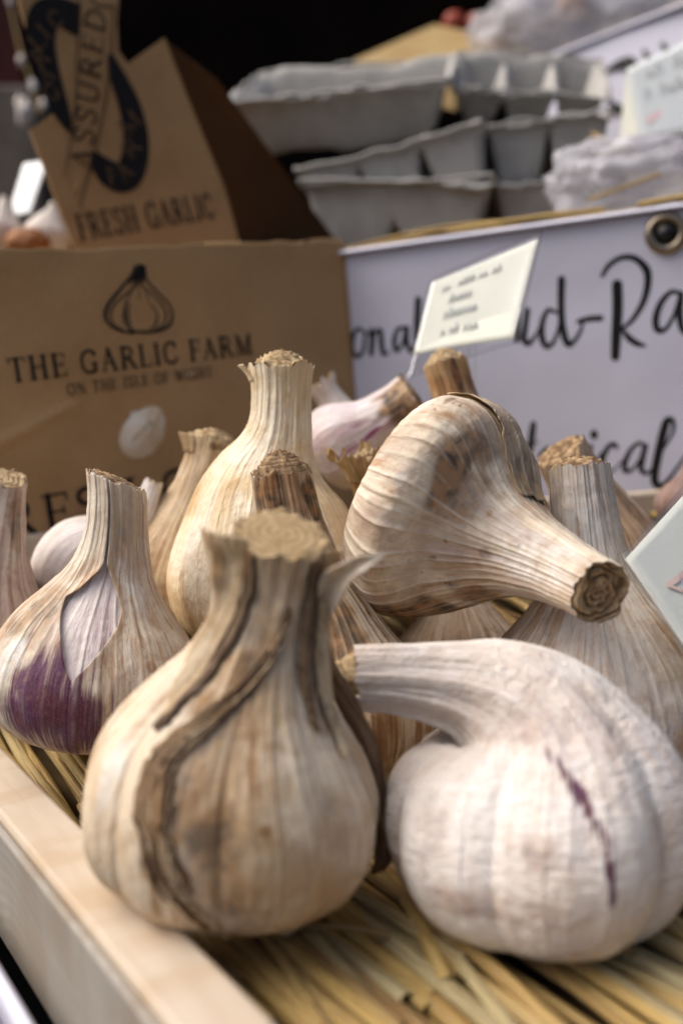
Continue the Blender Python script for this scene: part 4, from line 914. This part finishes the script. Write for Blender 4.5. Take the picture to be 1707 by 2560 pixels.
# ================================================================== banner of the raised tray behind
bl_, br_ = at(872, 628, .500), at(1707, 512, .452)
BNR = Panel(bl_, br_ - bl_, -UPZ + .06 * FW)
BNR.relief = lambda a, b: .0008 * math.sin(a * 45 + 1) * (b / .165) + .0006 * math.sin(b * 120) * math.exp(-b * 30)
banner = empty('white_banner', tuple(BNR.p(1280, 1300)), 'white vinyl banner with black brush lettering and a brass eyelet, behind the garlic', 'banner')
banner['_o'] = tuple(BNR.p(1280, 1300))
ua = BNR.uv(BNR.p(800, 640))[0]; ub = BNR.uv(BNR.p(1707, 512))[0] + .22
nx, nz = 70, 40; V = []
for j in range(nz):
    b = .0 + .165 * (j / (nz - 1)) ** 1.0
    for i in range(nx):
        a = ua + (ub - ua) * i / (nx - 1)
        V.append(BNR.from_uv(a, b, 1e-6))
mk('vinyl_sheet', V, grid_faces(nz, nx), M_VINYL, banner, thick=.0009)
# rolled hem along the top edge
th = np.linspace(-2.6, 1.4, 12); V = []
for a in np.linspace(ua, ub, 60):
    for q in th: V.append(BNR.from_uv(a, .0016 - .0034 * math.cos(q) * .6, .0018 + .0030 * math.sin(q) * .75))
mk('rolled_hem', V, grid_faces(60, 12), M_VINYL, banner, thick=.0008)
z4 = dict(k=1.729, ox=800, oy=480); z7 = dict(k=3.357, ox=1240, oy=1060)
BNR.strokes('brush_lettering', banner, M_INK_B, [
    ([(192, 605), (165, 590), (145, 620), (140, 680), (165, 712), (190, 680), (196, 620), (215, 610)], [14, 14, 20, 22, 18, 16, 14, 8]),
    ([(222, 595), (226, 650), (222, 700)], [20, 24, 22]), ([(224, 660), (242, 605), (262, 600), (266, 650), (276, 700), (300, 690)], [10, 16, 20, 24, 20, 8]),
    ([(372, 590), (340, 590), (322, 640), (330, 685), (356, 660), (370, 600)], [14, 16, 22, 20, 14, 16]), ([(376, 585), (376, 650), (396, 690), (412, 660)], [20, 24, 18, 8]),
    ([(424, 465), (420, 560), (418, 640), (432, 672)], [28, 30, 26, 12])],   .0006, **z4)
BNR.strokes('brush_lettering', banner, M_INK_B, [
    ([(800, 560), (830, 505), (852, 520), (850, 640)], [10, 20, 24, 24]), ([(895, 510), (886, 580), (880, 635), (902, 655), (935, 610), (955, 560)], [24, 24, 28, 22, 10, 6]),
    ([(1018, 520), (985, 510), (960, 560), (958, 630), (980, 668), (1012, 640), (1034, 570), (1040, 500)], [14, 18, 24, 28, 24, 16, 14, 14]),
    ([(1042, 378), (1040, 480), (1046, 580), (1068, 655), (1100, 640), (1128, 590), (1132, 552)], [32, 30, 30, 30, 18, 14, 10]),
    ([(1115, 560), (1160, 548), (1210, 545)], [20, 24, 26]),
    ([(1282, 400), (1284, 500), (1278, 620), (1274, 712)], [44, 44, 42, 36]),
    ([(1218, 362), (1246, 318), (1300, 284), (1360, 288), (1408, 335), (1414, 400), (1392, 480), (1345, 555), (1300, 592)], [16, 20, 22, 26, 34, 30, 26, 20, 14]),
    ([(1302, 590), (1335, 632), (1370, 655), (1404, 664)], [14, 28, 26, 10]),
    ([(1560, 440), (1515, 432), (1470, 480), (1448, 550), (1458, 596), (1492, 590), (1528, 530), (1550, 460)], [16, 20, 26, 30, 28, 18, 16, 16]),
    ([(1558, 440), (1552, 540), (1572, 606), (1610, 570)], [26, 30, 24, 10])],   .0006, **z4)
BNR.strokes('brush_lettering', banner, M_INK_B, [
    ([(310, 0), (296, 100), (284, 220)], [50, 56, 50]), ([(200, 180), (280, 168), (350, 150)], [14, 26, 12]),
    ([(360, 270), (430, 200), (450, 300)], 30), ([(500, 200), (560, 200), (560, 330)], 30), ([(620, 200), (600, 330), (680, 310)], 34),
    ([(790, 190), (772, 270), (780, 330), (830, 310), (880, 240)], [44, 46, 40, 20, 12]), ([(818, 78), (820, 98)], 60),
    ([(1008, 196), (985, 168), (940, 190), (896, 270), (890, 350), (930, 400), (990, 380), (1060, 300)], [34, 40, 40, 46, 44, 30, 16, 12]),
    ([(1240, 190), (1200, 156), (1130, 210), (1078, 320), (1082, 390), (1140, 380), (1205, 290), (1250, 190)], [22, 30, 36, 46, 46, 26, 20, 24]),
    ([(1250, 180), (1222, 290), (1216, 380), (1260, 412), (1330, 340), (1400, 200)], [44, 48, 48, 30, 20, 18]),
    ([(1345, 300), (1420, 170), (1480, 60), (1478, -30), (1430, -30), (1395, 80), (1350, 280), (1325, 440), (1350, 515), (1410, 500), (1480, 410), (1580, 270), (1640, 180)], [14, 18, 26, 36, 60, 70, 70, 66, 60, 40, 26, 22, 18])],   .0006, **z7)
# eyelet
ec = BNR.uv(BNR.p(1664, 584)); er = 52 * BNR.scale(1664, 584)
def lathe_ring(panel, c, prof, n=40, tilt=0):
    V = []
    for r_, h_ in prof:
        for a in np.linspace(0, 2 * np.pi, n, endpoint=False): V.append(panel.from_uv(c[0] + r_ * math.cos(a), c[1] + r_ * math.sin(a), h_))
    return V, grid_faces(len(prof), n, True)
M_BRASS = NT('brass'); M_BRASS = M_BRASS.done((.36, .30, .22), .32, None, .5, Metallic=1.0)
V, Fc = lathe_ring(BNR, ec, [(er, .0012), (er * .96, .0024), (er * .80, .0032), (er * .62, .0028), (er * .52, .0018), (er * .50, .0004)])
mk('eyelet', V, Fc, M_BRASS, banner)
V, Fc = lathe_ring(BNR, ec, [(er * .505, .0012), (er * .35, .0030), (er * .15, .0040), (er * .01, .0042)])
mk('eyelet_hole_disc', V, Fc, plain_noise('black_hole_disc', (.01, .01, .012), (.02, .02, .022), 400, .35), banner)  # black disc put in for the dark hole of the eyelet

# raised tray behind the banner: its straw and its floor
side_b = unit(np.cross(BNR.e1, -BNR.e2)); 
if np.dot(side_b, FW) < 0: side_b = -side_b
v, f = box_mesh(BNR.from_uv(ua - .02, .012, -.004), BNR.e1 * (ub - ua), side_b * .34, BNR.e2 * .006)
rt = mk('raised_tray', v, f, M_BASE, smooth=False); tag(rt, 'raised straw lined tray behind the white banner', 'tray')
rs_root = empty('straw_bedding', tuple(BNR.from_uv(ua, 0)), 'straw stalks lying along the top of the white banner', 'straw'); rs_root['_o'] = tuple(BNR.from_uv(ua, 0))
rnd = random.Random(12)
for k in range(64):
    a0_ = rnd.uniform(ua - .01, ub - .06); ln = rnd.uniform(.06, .15); dep = rnd.uniform(.004, .05) if k < 44 else rnd.uniform(.05, .16)
    lift = rnd.uniform(-.004, .004) + .004 * (k % 3 == 0)
    tilt = rnd.gauss(0, .05)
    st = BNR.from_uv(a0_, .0005, 0) + side_b * dep
    P = [st + BNR.e1 * ln * t + side_b * tilt * ln * t + UPZ * (lift + .003 * math.sin(t * 3 + k) + .006 * tilt * t) for t in np.linspace(0, 1, 7)]
    V, Fc, G = straw_mesh(P, rnd.uniform(.0011, .0024), .7, k)
    mk('straw', V, Fc, M_STRAW, rs_root, attrs={'gc': G})
for (pa, pb_, r_) in (((1480, 335, .56), (1590, 392, .545), .0021), ((1450, 395, .55), (1580, 370, .55), .0022), ((1470, 500, .50), (1650, 435, .50), .0013)):
    P = np.linspace(at(*pa), at(*pb_), 6); V, Fc, G = straw_mesh(P, r_, .8, 2); mk('straw', V, Fc, M_STRAW, rs_root, attrs={'gc': G})

# ================================================================== price cards
def acrylic():
    s = NT('clear_sleeve'); t = s.t
    mixn = s.n('ShaderNodeMixShader'); tr = s.n('ShaderNodeBsdfTransparent'); gl = s.n('ShaderNodeBsdfGlossy'); gl.inputs['Roughness'].default_value = .12
    fr = s.n('ShaderNodeFresnel'); fr.inputs[0].default_value = 1.45
    t.links.new(s.math('ADD', s.math('MULTIPLY', fr.outputs[0], .18), .01), mixn.inputs[0]); t.links.new(tr.outputs[0], mixn.inputs[1]); t.links.new(gl.outputs[0], mixn.inputs[2])
    tr.inputs[0].default_value = (.985, .99, .995, 1)
    t.links.new(mixn.outputs[0], s.out.inputs[0]); return s.m
M_CLEAR = acrylic()
M_PAPER = plain_noise('ivory_paper', (.72, .735, .66), (.68, .70, .63), 25, .9, .0003, 300, spec=.05)
M_PAPER_W = plain_noise('white_card', (.70, .74, .74), (.66, .70, .71), 25, .55)
M_PENCIL = plain_noise('grey_printing', (.30, .32, .33), (.42, .44, .43), 300, .8)
def card(name, label, paper, sleeve, lines, paper_mat=M_PAPER, ink=M_PENCIL):
    """paper, sleeve: four (px, py, d) corners in order; built as thin solid sheets"""
    pc = [at(*q) for q in paper]; scn = [at(*q) for q in sleeve]
    root = empty(name, tuple(scn[3]), label, 'price card'); root['_o'] = tuple(scn[3])
    n = unit(np.cross(pc[1] - pc[0], pc[3] - pc[0])); 
    if np.dot(n, CAM - pc[0]) < 0: n = -n
    def sheet(c, lift, nu=16, bow=.0008):
        V = []
        for b in np.linspace(0, 1, nu):
            for a in np.linspace(0, 1, nu):
                V.append((c[0] * (1 - a) + c[1] * a) * (1 - b) + (c[3] * (1 - a) + c[2] * a) * b + n * (lift + bow * math.sin(a * 3.1) * math.sin(b * 2.2)))
        return V
    mk('paper', sheet(pc, 0), grid_faces(16, 16), paper_mat, root, thick=.0003)
    mk('clear_sleeve', sheet(scn, .0010), grid_faces(16, 16), M_CLEAR, root, thick=.0006)
    if lines:
        V, Fc = [], []
        h = .0005
        for pts, wd in lines:
            q = np.array(pts, float); q = catmull(q, 5 * len(q)) if len(q) > 2 else np.linspace(q[0], q[1], 4)
            P3 = []
            for a, b in q: P3.append((pc[0] * (1 - a) + pc[1] * a) * (1 - b) + (pc[3] * (1 - a) + pc[2] * a) * b + n * (h + .0008 * math.sin(a * 3.1) * math.sin(b * 2.2)))
            v_, f_ = ribbon(np.array(P3), np.full(len(P3), wd), n); b_ = len(V); V += v_; Fc += [[i + b_ for i in ff] for ff in f_]; h += 2e-6
        mk('printed_lettering', V, Fc, ink, root, smooth=False)
    return root, n
def scrawl(a0, a1, b, hgt, n, seed):
    """one line of small handwriting-like print"""
    r = random.Random(seed); out = []; x_ = a0; step = (a1 - a0) / n
    for k in range(n):
        if r.random() < .12: x_ += step; continue
        t = r.random(); up = hgt * (1.5 if r.random() < .3 else 1)
        out.append(([(x_, b), (x_ + step * .2, b - up), (x_ + step * .55, b - up * .6), (x_ + step * .7, b - hgt * .1 * t)], .0007))
        if r.random() < .5: out.append(([(x_ + step * .1, b - hgt * .5), (x_ + step * .8, b - hgt * .5)], .0005))
        x_ += step
    return out
ln = scrawl(.16, .74, .22, .055, 14, 1) + scrawl(.28, .56, .42, .075, 6, 2) + scrawl(.26, .60, .62, .085, 7, 3) + scrawl(.28, .66, .84, .075, 8, 4)
cr, cn = card('price_card', 'ivory price card in a tilted clear sleeve before the white banner', [(1082, 706, .405), (1345, 598, .352), (1283, 846, .345), (1034, 886, .398)],
     [(1078, 700, .405), (1362, 578, .350), (1296, 862, .343), (1016, 952, .398)], ln)
P = np.linspace(at(1180, 860, .372), at(1178, 1110, .392), 6); V, Fc, G = straw_mesh(P, .0016, 1.0, 0, 8)
mk('clear_peg', V, Fc, M_CLEAR, cr)
c2, _ = card('price_card', 'large white price card in a clear sleeve at the right edge beside the upright stem', [(1562, 1398, .247), (1800, 1135, .285), (2000, 1440, .262), (1760, 1690, .228)],
     [(1546, 1394, .2475), (1800, 1112, .287), (2030, 1440, .262), (1765, 1725, .225)], None)
pc = [at(*q) for q in [(1562, 1398, .247), (1800, 1135, .285), (2000, 1440, .262), (1760, 1690, .228)]]
P2 = Panel(pc[0], pc[1] - pc[0], pc[3] - pc[0])
P2.strokes('printed_mark', c2, plain_noise('pale_red_print', (.62, .42, .36), (.68, .52, .46), 200, .8), [([(1664, 1468), (1690, 1450), (1740, 1405)], 14), ([(1664, 1468), (1720, 1490)], 10)], .0009)
P2.strokes('printed_mark', c2, plain_noise('pale_violet_print', (.50, .46, .66), (.58, .54, .70), 200, .8), [([(1705, 1462), (1740, 1440)], 16)], .0010)
ln3 = scrawl(.2, .95, .26, .10, 7, 7) + scrawl(.15, .9, .52, .10, 8, 8)
c3, _ = card('price_card', 'white price card standing in the upper right corner before the farther banner', [(1568, 172, .585), (1790, 70, .565), (1790, 318, .560), (1600, 348, .580)],
     [(1564, 168, .585), (1800, 60, .565), (1800, 326, .560), (1596, 356, .580)], ln3, M_PAPER_W)
ps = [at(1568, 172, .585), at(1600, 348, .580), at(1548, 352, .600)]
mk('card_foot', [ps[0], ps[1], ps[2], at(1556, 270, .598)], [[0, 1, 2, 3]], M_PAPER, c3, smooth=False, thick=.0006)
pc = [at(1568, 172, .585), at(1790, 70, .565), at(1790, 318, .560), at(1600, 348, .580)]
P3_ = Panel(pc[0], pc[1] - pc[0], pc[3] - pc[0])
P3_.strokes('printed_mark', c3, plain_noise('pale_pink_print', (.80, .56, .58), (.84, .66, .67), 200, .8), [([(1622, 300), (1660, 282)], 20), ([(1680, 276), (1740, 256)], 20)], .0014)

# ================================================================== moulded pulp punnets
def pulp():
    s = NT('grey_moulded_pulp'); P = s.pos()
    c = s.mix(s.mr(s.noise(P, 60, 5, .65), .35, .68), (.46, .45, .43), (.37, .36, .34))
    c = s.mix(s.math('MULTIPLY', s.mr(s.noise(P, 900, 3, .7), .5, .7), .4), c, (.54, .53, .51))
    return s.done(c, .9, s.bump(s.noise(P, 600, 4, .7), .7, .0012), .1)
M_PULP = pulp()
def punnet(label, pl, pr, length, height, nx_, ny_, div=.45, tilt=0.0, seed=0, wall=.010):
    pl, pr = at(*pl), at(*pr); e1 = pr - pl; W = np.linalg.norm(e1); e1 = e1 / W
    back = unit(FW * 1.0 - np.dot(FW, e1) * e1); back = unit(np.array([back[0], back[1], 0]) + UPZ * tilt); back = unit(back - np.dot(back, e1) * e1)
    up = np.cross(e1, back); up = up if up[2] > 0 else -up
    root = empty('pulp_punnet', tuple(pl - up * height), label, 'punnet', 'grey pulp punnets stacked behind'); root['_o'] = tuple(pl - up * height)
    n, m = 25 * nx_ + 20, 25 * ny_ + 20; a = np.linspace(0, 1, n); b = np.linspace(0, 1, m); Am, Bm = np.meshgrid(a, b)
    X = Am * W; Y = Bm * length
    edge = np.minimum(np.minimum(X, W - X), np.minimum(Y, length - Y))
    Z = -height * sstep(.002, wall, edge)
    # ridges between the cups
    rid = np.zeros_like(Z)
    for k in range(1, nx_): rid = np.maximum(rid, np.exp(-((X - W * k / nx_) / .0055) ** 2))
    for k in range(1, ny_): rid = np.maximum(rid, np.exp(-((Y - length * k / ny_) / .0055) ** 2))
    Z = np.maximum(Z, -height + (height * (1 - div)) * rid)
    # cup corners are rounded
    Z = Z + .0028 * fbm(X / .02, Y / .02, 0 * X, seed, 3) * (1 - .3 * sstep(0, .01, edge)) + .0022 * vnoise(X / .035, Y / .035, 0 * X + 2, seed + 4) * (edge < .002)
    # walls lean outwards: shrink towards the bottom
    shr = (-Z / height) * .0
    V = pl[None, None] + X[..., None] * e1 + Y[..., None] * back + Z[..., None] * up
    mk('pulp_tray', V.reshape(-1, 3), grid_faces(m, n), M_PULP, root, thick=.0018)
    # thickened rim
    for (c0, c1) in (((0, 0), (1, 0)), ((1, 0), (1, 1)), ((1, 1), (0, 1)), ((0, 1), (0, 0))):
        q = [pl + e1 * W * (c0[0] + (c1[0] - c0[0]) * t) + back * length * (c0[1] + (c1[1] - c0[1]) * t) + up * (.0008 + .0022 * float(vnoise(t * 9, c0[0] * 3 + c0[1] * 7, 0, seed))) for t in np.linspace(0, 1, 20)]
        V_, F_c, G = straw_mesh(q, .0012, .9, 0, 6); mk('rim', V_, F_c, M_PULP, root, attrs={'gc': G})
    return root
punnet('lower left grey pulp punnet, bottom of the stack behind the carton', (745, 462, .60), (1232, 448, .575), .085, .040, 2, 2, .5, .06, 1, .016)
punnet('lower right grey pulp punnet half hidden by straw, bottom of its stack', (1236, 470, .600), (1412, 462, .600), .08, .030, 1, 2, .5, .06, 2)
punnet('tilted grey pulp punnet with three cups in the middle of the left stack', (738, 436, .615), (1206, 312, .585), .085, .034, 3, 2, .1, .10, 3, .010)
punnet('grey pulp punnet with two cups in the middle of the right stack', (1212, 316, .615), (1532, 280, .610), .080, .038, 2, 2, .1, .10, 4, .010)
punnet('large open grey pulp punnet on top of the left stack', (566, 262, .645), (1118, 214, .615), .090, .036, 1, 1, .5, .52, 5, .018)
punnet('grey pulp punnet with ribs on top of the right stack', (1128, 222, .650), (1524, 248, .640), .090, .028, 3, 1, .15, .62, 6, .014)

# ================================================================== things further back
M_BOXY = plain_noise('yellow_card', (.42, .30, .13), (.36, .24, .10), 30, .7)
v0 = at(1085, 60, .98); 
yb = empty('wooden_crate', tuple(at(1100, 160, .98)), 'tan wooden crate with dark holes behind the stacked punnets', 'crate'); yb['_o'] = tuple(at(1100, 160, .98))
ef = at(1330, 112, .93) - v0; eg = at(880, 150, .90) - v0
v, f = box_mesh(v0, ef, eg, -UPZ * .022, .001); mk('crate_body', v, f, M_BOXY, yb, smooth=False)
fn = unit(np.cross(ef, UPZ)); fn = fn if np.dot(fn, CAM - v0) > 0 else -fn
PY = Panel(v0 + eg + fn * .0, ef, -UPZ)
PX = Panel(v0, ef, -UPZ)
PX2 = Panel(v0 + fn * .001, ef, -UPZ)
PX2.strokes('hand_hole', yb, M_INK, [([(1188, 92), (1192, 112)], 22), ([(1232, 102), (1236, 118)], 24)], .001)
# little red produce on the crate
def lump(name, label, cat, c, r, mat, seed=0, squash=(1, 1, 1), amp=.12, freq=1.6, crumple=0.0, group=None, sub=5):
    bm = bmesh.new(); bmesh.ops.create_icosphere(bm, subdivisions=sub, radius=1); bm.verts.index_update()
    V = np.array([x_.co[:] for x_ in bm.verts]); Fc = np.array([[q.index for q in f_.verts] for f_ in bm.faces]); bm.free()
    n = fbm(V[:, 0] * freq, V[:, 1] * freq, V[:, 2] * freq, seed, 3) * amp
    if crumple: n = n + crumple * (1 - 2 * np.abs(fbm(V[:, 0] * 2.2, V[:, 1] * 2.2, V[:, 2] * 2.2, seed + 9, 3)))
    V = V * (1 + n)[:, None] * np.array(squash) * r
    o = mk(name, V + c, Fc, mat); return tag(o, label, cat, group)
M_RED = plain_noise('red_skin', (.35, .06, .03), (.25, .04, .02), 60, .4)
lump('tomato', 'small red round vegetable on the left of the tan crate', 'vegetable', at(1135, 60, 1.0), .012, M_RED, 1, amp=.05, sub=3)
lump('tomato', 'small red round vegetable on the right of the tan crate', 'vegetable', at(1190, 64, 1.0), .012, M_RED, 2, amp=.05, sub=3)
def bag_mat():
    s = NT('thin_white_plastic'); P = s.pos()
    c = s.mix(s.mr(s.noise(P, 40, 4, .6), .35, .7), (.74, .75, .80), (.58, .57, .64))
    s.done(c, .25, s.bump(s.noise(P, 60, 3, .5, .6), .4, .006), .5)
    tr = s.n('ShaderNodeBsdfTransparent'); tl = s.n('ShaderNodeBsdfTranslucent'); tl.inputs[0].default_value = (.8, .8, .86, 1)
    m1 = s.n('ShaderNodeMixShader'); m2 = s.n('ShaderNodeMixShader'); m1.inputs[0].default_value = .4; s.set(m2.inputs[0], s.mr(s.noise(P, 50, 3), .4, .6, .25, .55))
    s.t.links.new(s.b.outputs[0], m1.inputs[1]); s.t.links.new(tl.outputs[0], m1.inputs[2]); s.t.links.new(m1.outputs[0], m2.inputs[1]); s.t.links.new(tr.outputs[0], m2.inputs[2])
    s.t.links.new(m2.outputs[0], s.out.inputs[0]); return s.m
M_BAG = bag_mat()
lump('plastic_bag', 'crumpled white plastic bag lying on straw under the upper right card', 'bag', at(1570, 450, .545), .030, M_BAG, 4, (1.35, .8, .66), .26, 1.3, .10)
lump('plastic_bag', 'crumpled lilac white plastic bag beside the upper right corner', 'bag', at(1500, 60, .90), .080, M_BAG, 7, (1.35, .7, .62), .25, 1.4, .09)
lump('garlic_clove', 'round white garlic clove at the left end of the upper bag', 'garlic', at(1255, 58, .92), .016, MB, 5, (1.3, 1, .8), .1, 1.2, sub=4)
lump('onion', 'orange blurred onion among the upper bags', 'onion', at(1425, 15, .95), .014, plain_noise('onion_skin', (.55, .28, .10), (.45, .20, .07), 50, .4), 5, amp=.08, sub=4)
# farther banner, upper right
rb0, rb1 = at(1440, 122, .76), at(1707, 18, .69)
RB = Panel(rb0, rb1 - rb0, -UPZ)
rb = empty('white_banner', tuple(RB.p(1600, 330)), 'farther white banner with one black letter showing, upper right corner', 'banner'); rb['_o'] = tuple(RB.p(1600, 330))
V = []
for b in np.linspace(0, .085, 12):
    for a in np.linspace(-.030, .22, 30): V.append(RB.from_uv(a, b, .001 * math.sin(a * 40)))
mk('vinyl_sheet', V, grid_faces(12, 30), M_VINYL, rb, thick=.001)
V = []
for a in np.linspace(-.030, .22, 30):
    for q in np.linspace(-2.6, 1.4, 10): V.append(RB.from_uv(a, .001 - .003 * math.cos(q), .002 + .003 * math.sin(q)))
mk('rolled_hem', V, grid_faces(30, 10), M_VINYL, rb, thick=.001)
RB.strokes('brush_lettering', rb, M_INK_B, [([(1520, 180), (1545, 166), (1575, 160), (1590, 175)], [10, 22, 34, 34]), ([(1535, 268), (1560, 280)], 26), ([(1615, 130), (1625, 150)], 12), ([(1660, 112), (1672, 130)], 12)], .003)
fs_root = empty('straw_bedding', tuple(RB.from_uv(0, 0)), 'thin line of straw along the top of the farther banner', 'straw'); fs_root['_o'] = tuple(RB.from_uv(0, 0))
for k in range(9):
    st = RB.from_uv(rnd.uniform(-.03, .10), -.001) + unit(np.array([FW[0], FW[1], 0])) * rnd.uniform(.006, .02)
    P = [st + RB.e1 * .10 * t + UPZ * (rnd.uniform(0, .003) + .004 * t * rnd.uniform(-1, 1)) for t in np.linspace(0, 1, 6)]
    V, Fc, G = straw_mesh(P, .0018, .7, k); mk('straw', V, Fc, M_STRAW, fs_root, attrs={'gc': G})
v, f = box_mesh(RB.from_uv(-.05, .014, -.012), RB.e1 * .3, unit(np.array([FW[0], FW[1], 0])) * .3, BNR.e2 * .006)
tag(mk('raised_tray', v, f, M_BASE, smooth=False), 'upper tray behind the farther banner, holding the bags', 'tray')

# ------------------------------------------------------------------ upper left corner, far and blurred
M_GREY = plain_noise('grey_brown_post', (.15, .125, .10), (.11, .09, .075), 20, .8)
v, f = box_mesh(at(-260, 1000, 1.10), at(150, 1000, 1.10) - at(-260, 1000, 1.10), np.array([0, .06, 0]), UPZ * (at(20, 235, 1.1)[2] - at(20, 1000, 1.1)[2]), .004)
tag(mk('stall_post', v, f, M_GREY, smooth=False), 'grey brown blurred stall panel behind the carton at left', 'panel')
v, f = box_mesh(at(-320, 300, 1.25), at(70, 300, 1.25) - at(-320, 300, 1.25), np.array([0, .03, 0]), UPZ * .26, .004)
tag(mk('red_cloth', v, f, plain_noise('dark_red_cloth', (.060, .010, .008), (.035, .006, .005), 15, .9), smooth=False), 'dark red cloth in the upper left corner', 'cloth')
gs = empty('garlic_string', tuple(at(60, 300, .95)), 'hanging string of small white garlic heads left of the carton flap', 'garlic string'); gs['_o'] = tuple(at(60, 300, .95))
for k, (x_, y_, r_) in enumerate(((26, 6, 8), (54, 152, 9), (84, 214, 10), (62, 276, 24), (108, 262, 9))):
    d_ = .95; bmv = bmesh.new(); bmesh.ops.create_icosphere(bmv, subdivisions=3, radius=1); bmv.verts.index_update()
    V = np.array([q.co[:] for q in bmv.verts]); Fc = np.array([[q.index for q in f_.verts] for f_ in bmv.faces]); bmv.free()
    V = V * (1 + .38 * fbm(V[:, 0] * 1.4, V[:, 1] * 1.4, V[:, 2] * 1.4, k, 2))[:, None] * r_ * d_ / F * np.array([.8, 1, 1.5]) + at(x_, y_, d_)
    mk('garlic_head', V, Fc, MB, gs)
V, Fc, G = straw_mesh([at(18, -70, .95), at(24, 0, .95), at(48, 110, .95), at(84, 220, .95), at(100, 290, .95)], .0012, 1, 0); mk('twine', V, Fc, M_STRAW, gs, attrs={'gc': G})
c4, _ = card('price_card', 'small white card standing among blurred bulbs at the left edge', [(62, 408, .62), (122, 400, .61), (78, 530, .61), (20, 545, .62)], [(60, 406, .62), (124, 398, .61), (80, 534, .61), (18, 548, .62)], None, M_PAPER_W)
for k, (x_, y_, r_, lb) in enumerate(((14, 575, 62, 'blurred white garlic bulb behind the carton, at the left edge'), (135, 585, 58, 'blurred white garlic bulb behind the carton, beside its flap'))):
    bb = Bulb('garlic_bulb', lb, [(x_ - 20, y_ + r_, 3), (x_ - 20, y_ + r_ - 1, r_ * .5), (x_ - 19, y_ + r_ * .7, r_ * .85), (x_ - 14, y_, r_), (x_ - 8, y_ - r_ * .5, r_ * .7), (x_, y_ - r_, r_ * .3), (x_ + 4, y_ - r_ * 1.3, r_ * .25)], .60, .60, seed=60 + k, nveins=12, lobes=6, nv=70, nu=100, group='garlic behind the carton')
    bb.body(MB); bb.cut(M_CUT_P, rings=3)
lump('onion', 'orange brown onion between the blurred white bulbs at the left edge', 'onion', at(74, 606, .585), .0105, plain_noise('onion_skin_left', (.36, .16, .06), (.27, .11, .04), 60, .6), 8, (1.2, 1, .8), amp=.12, sub=4)
for o in bpy.data.objects:
    if '_o' in o: del o['_o']
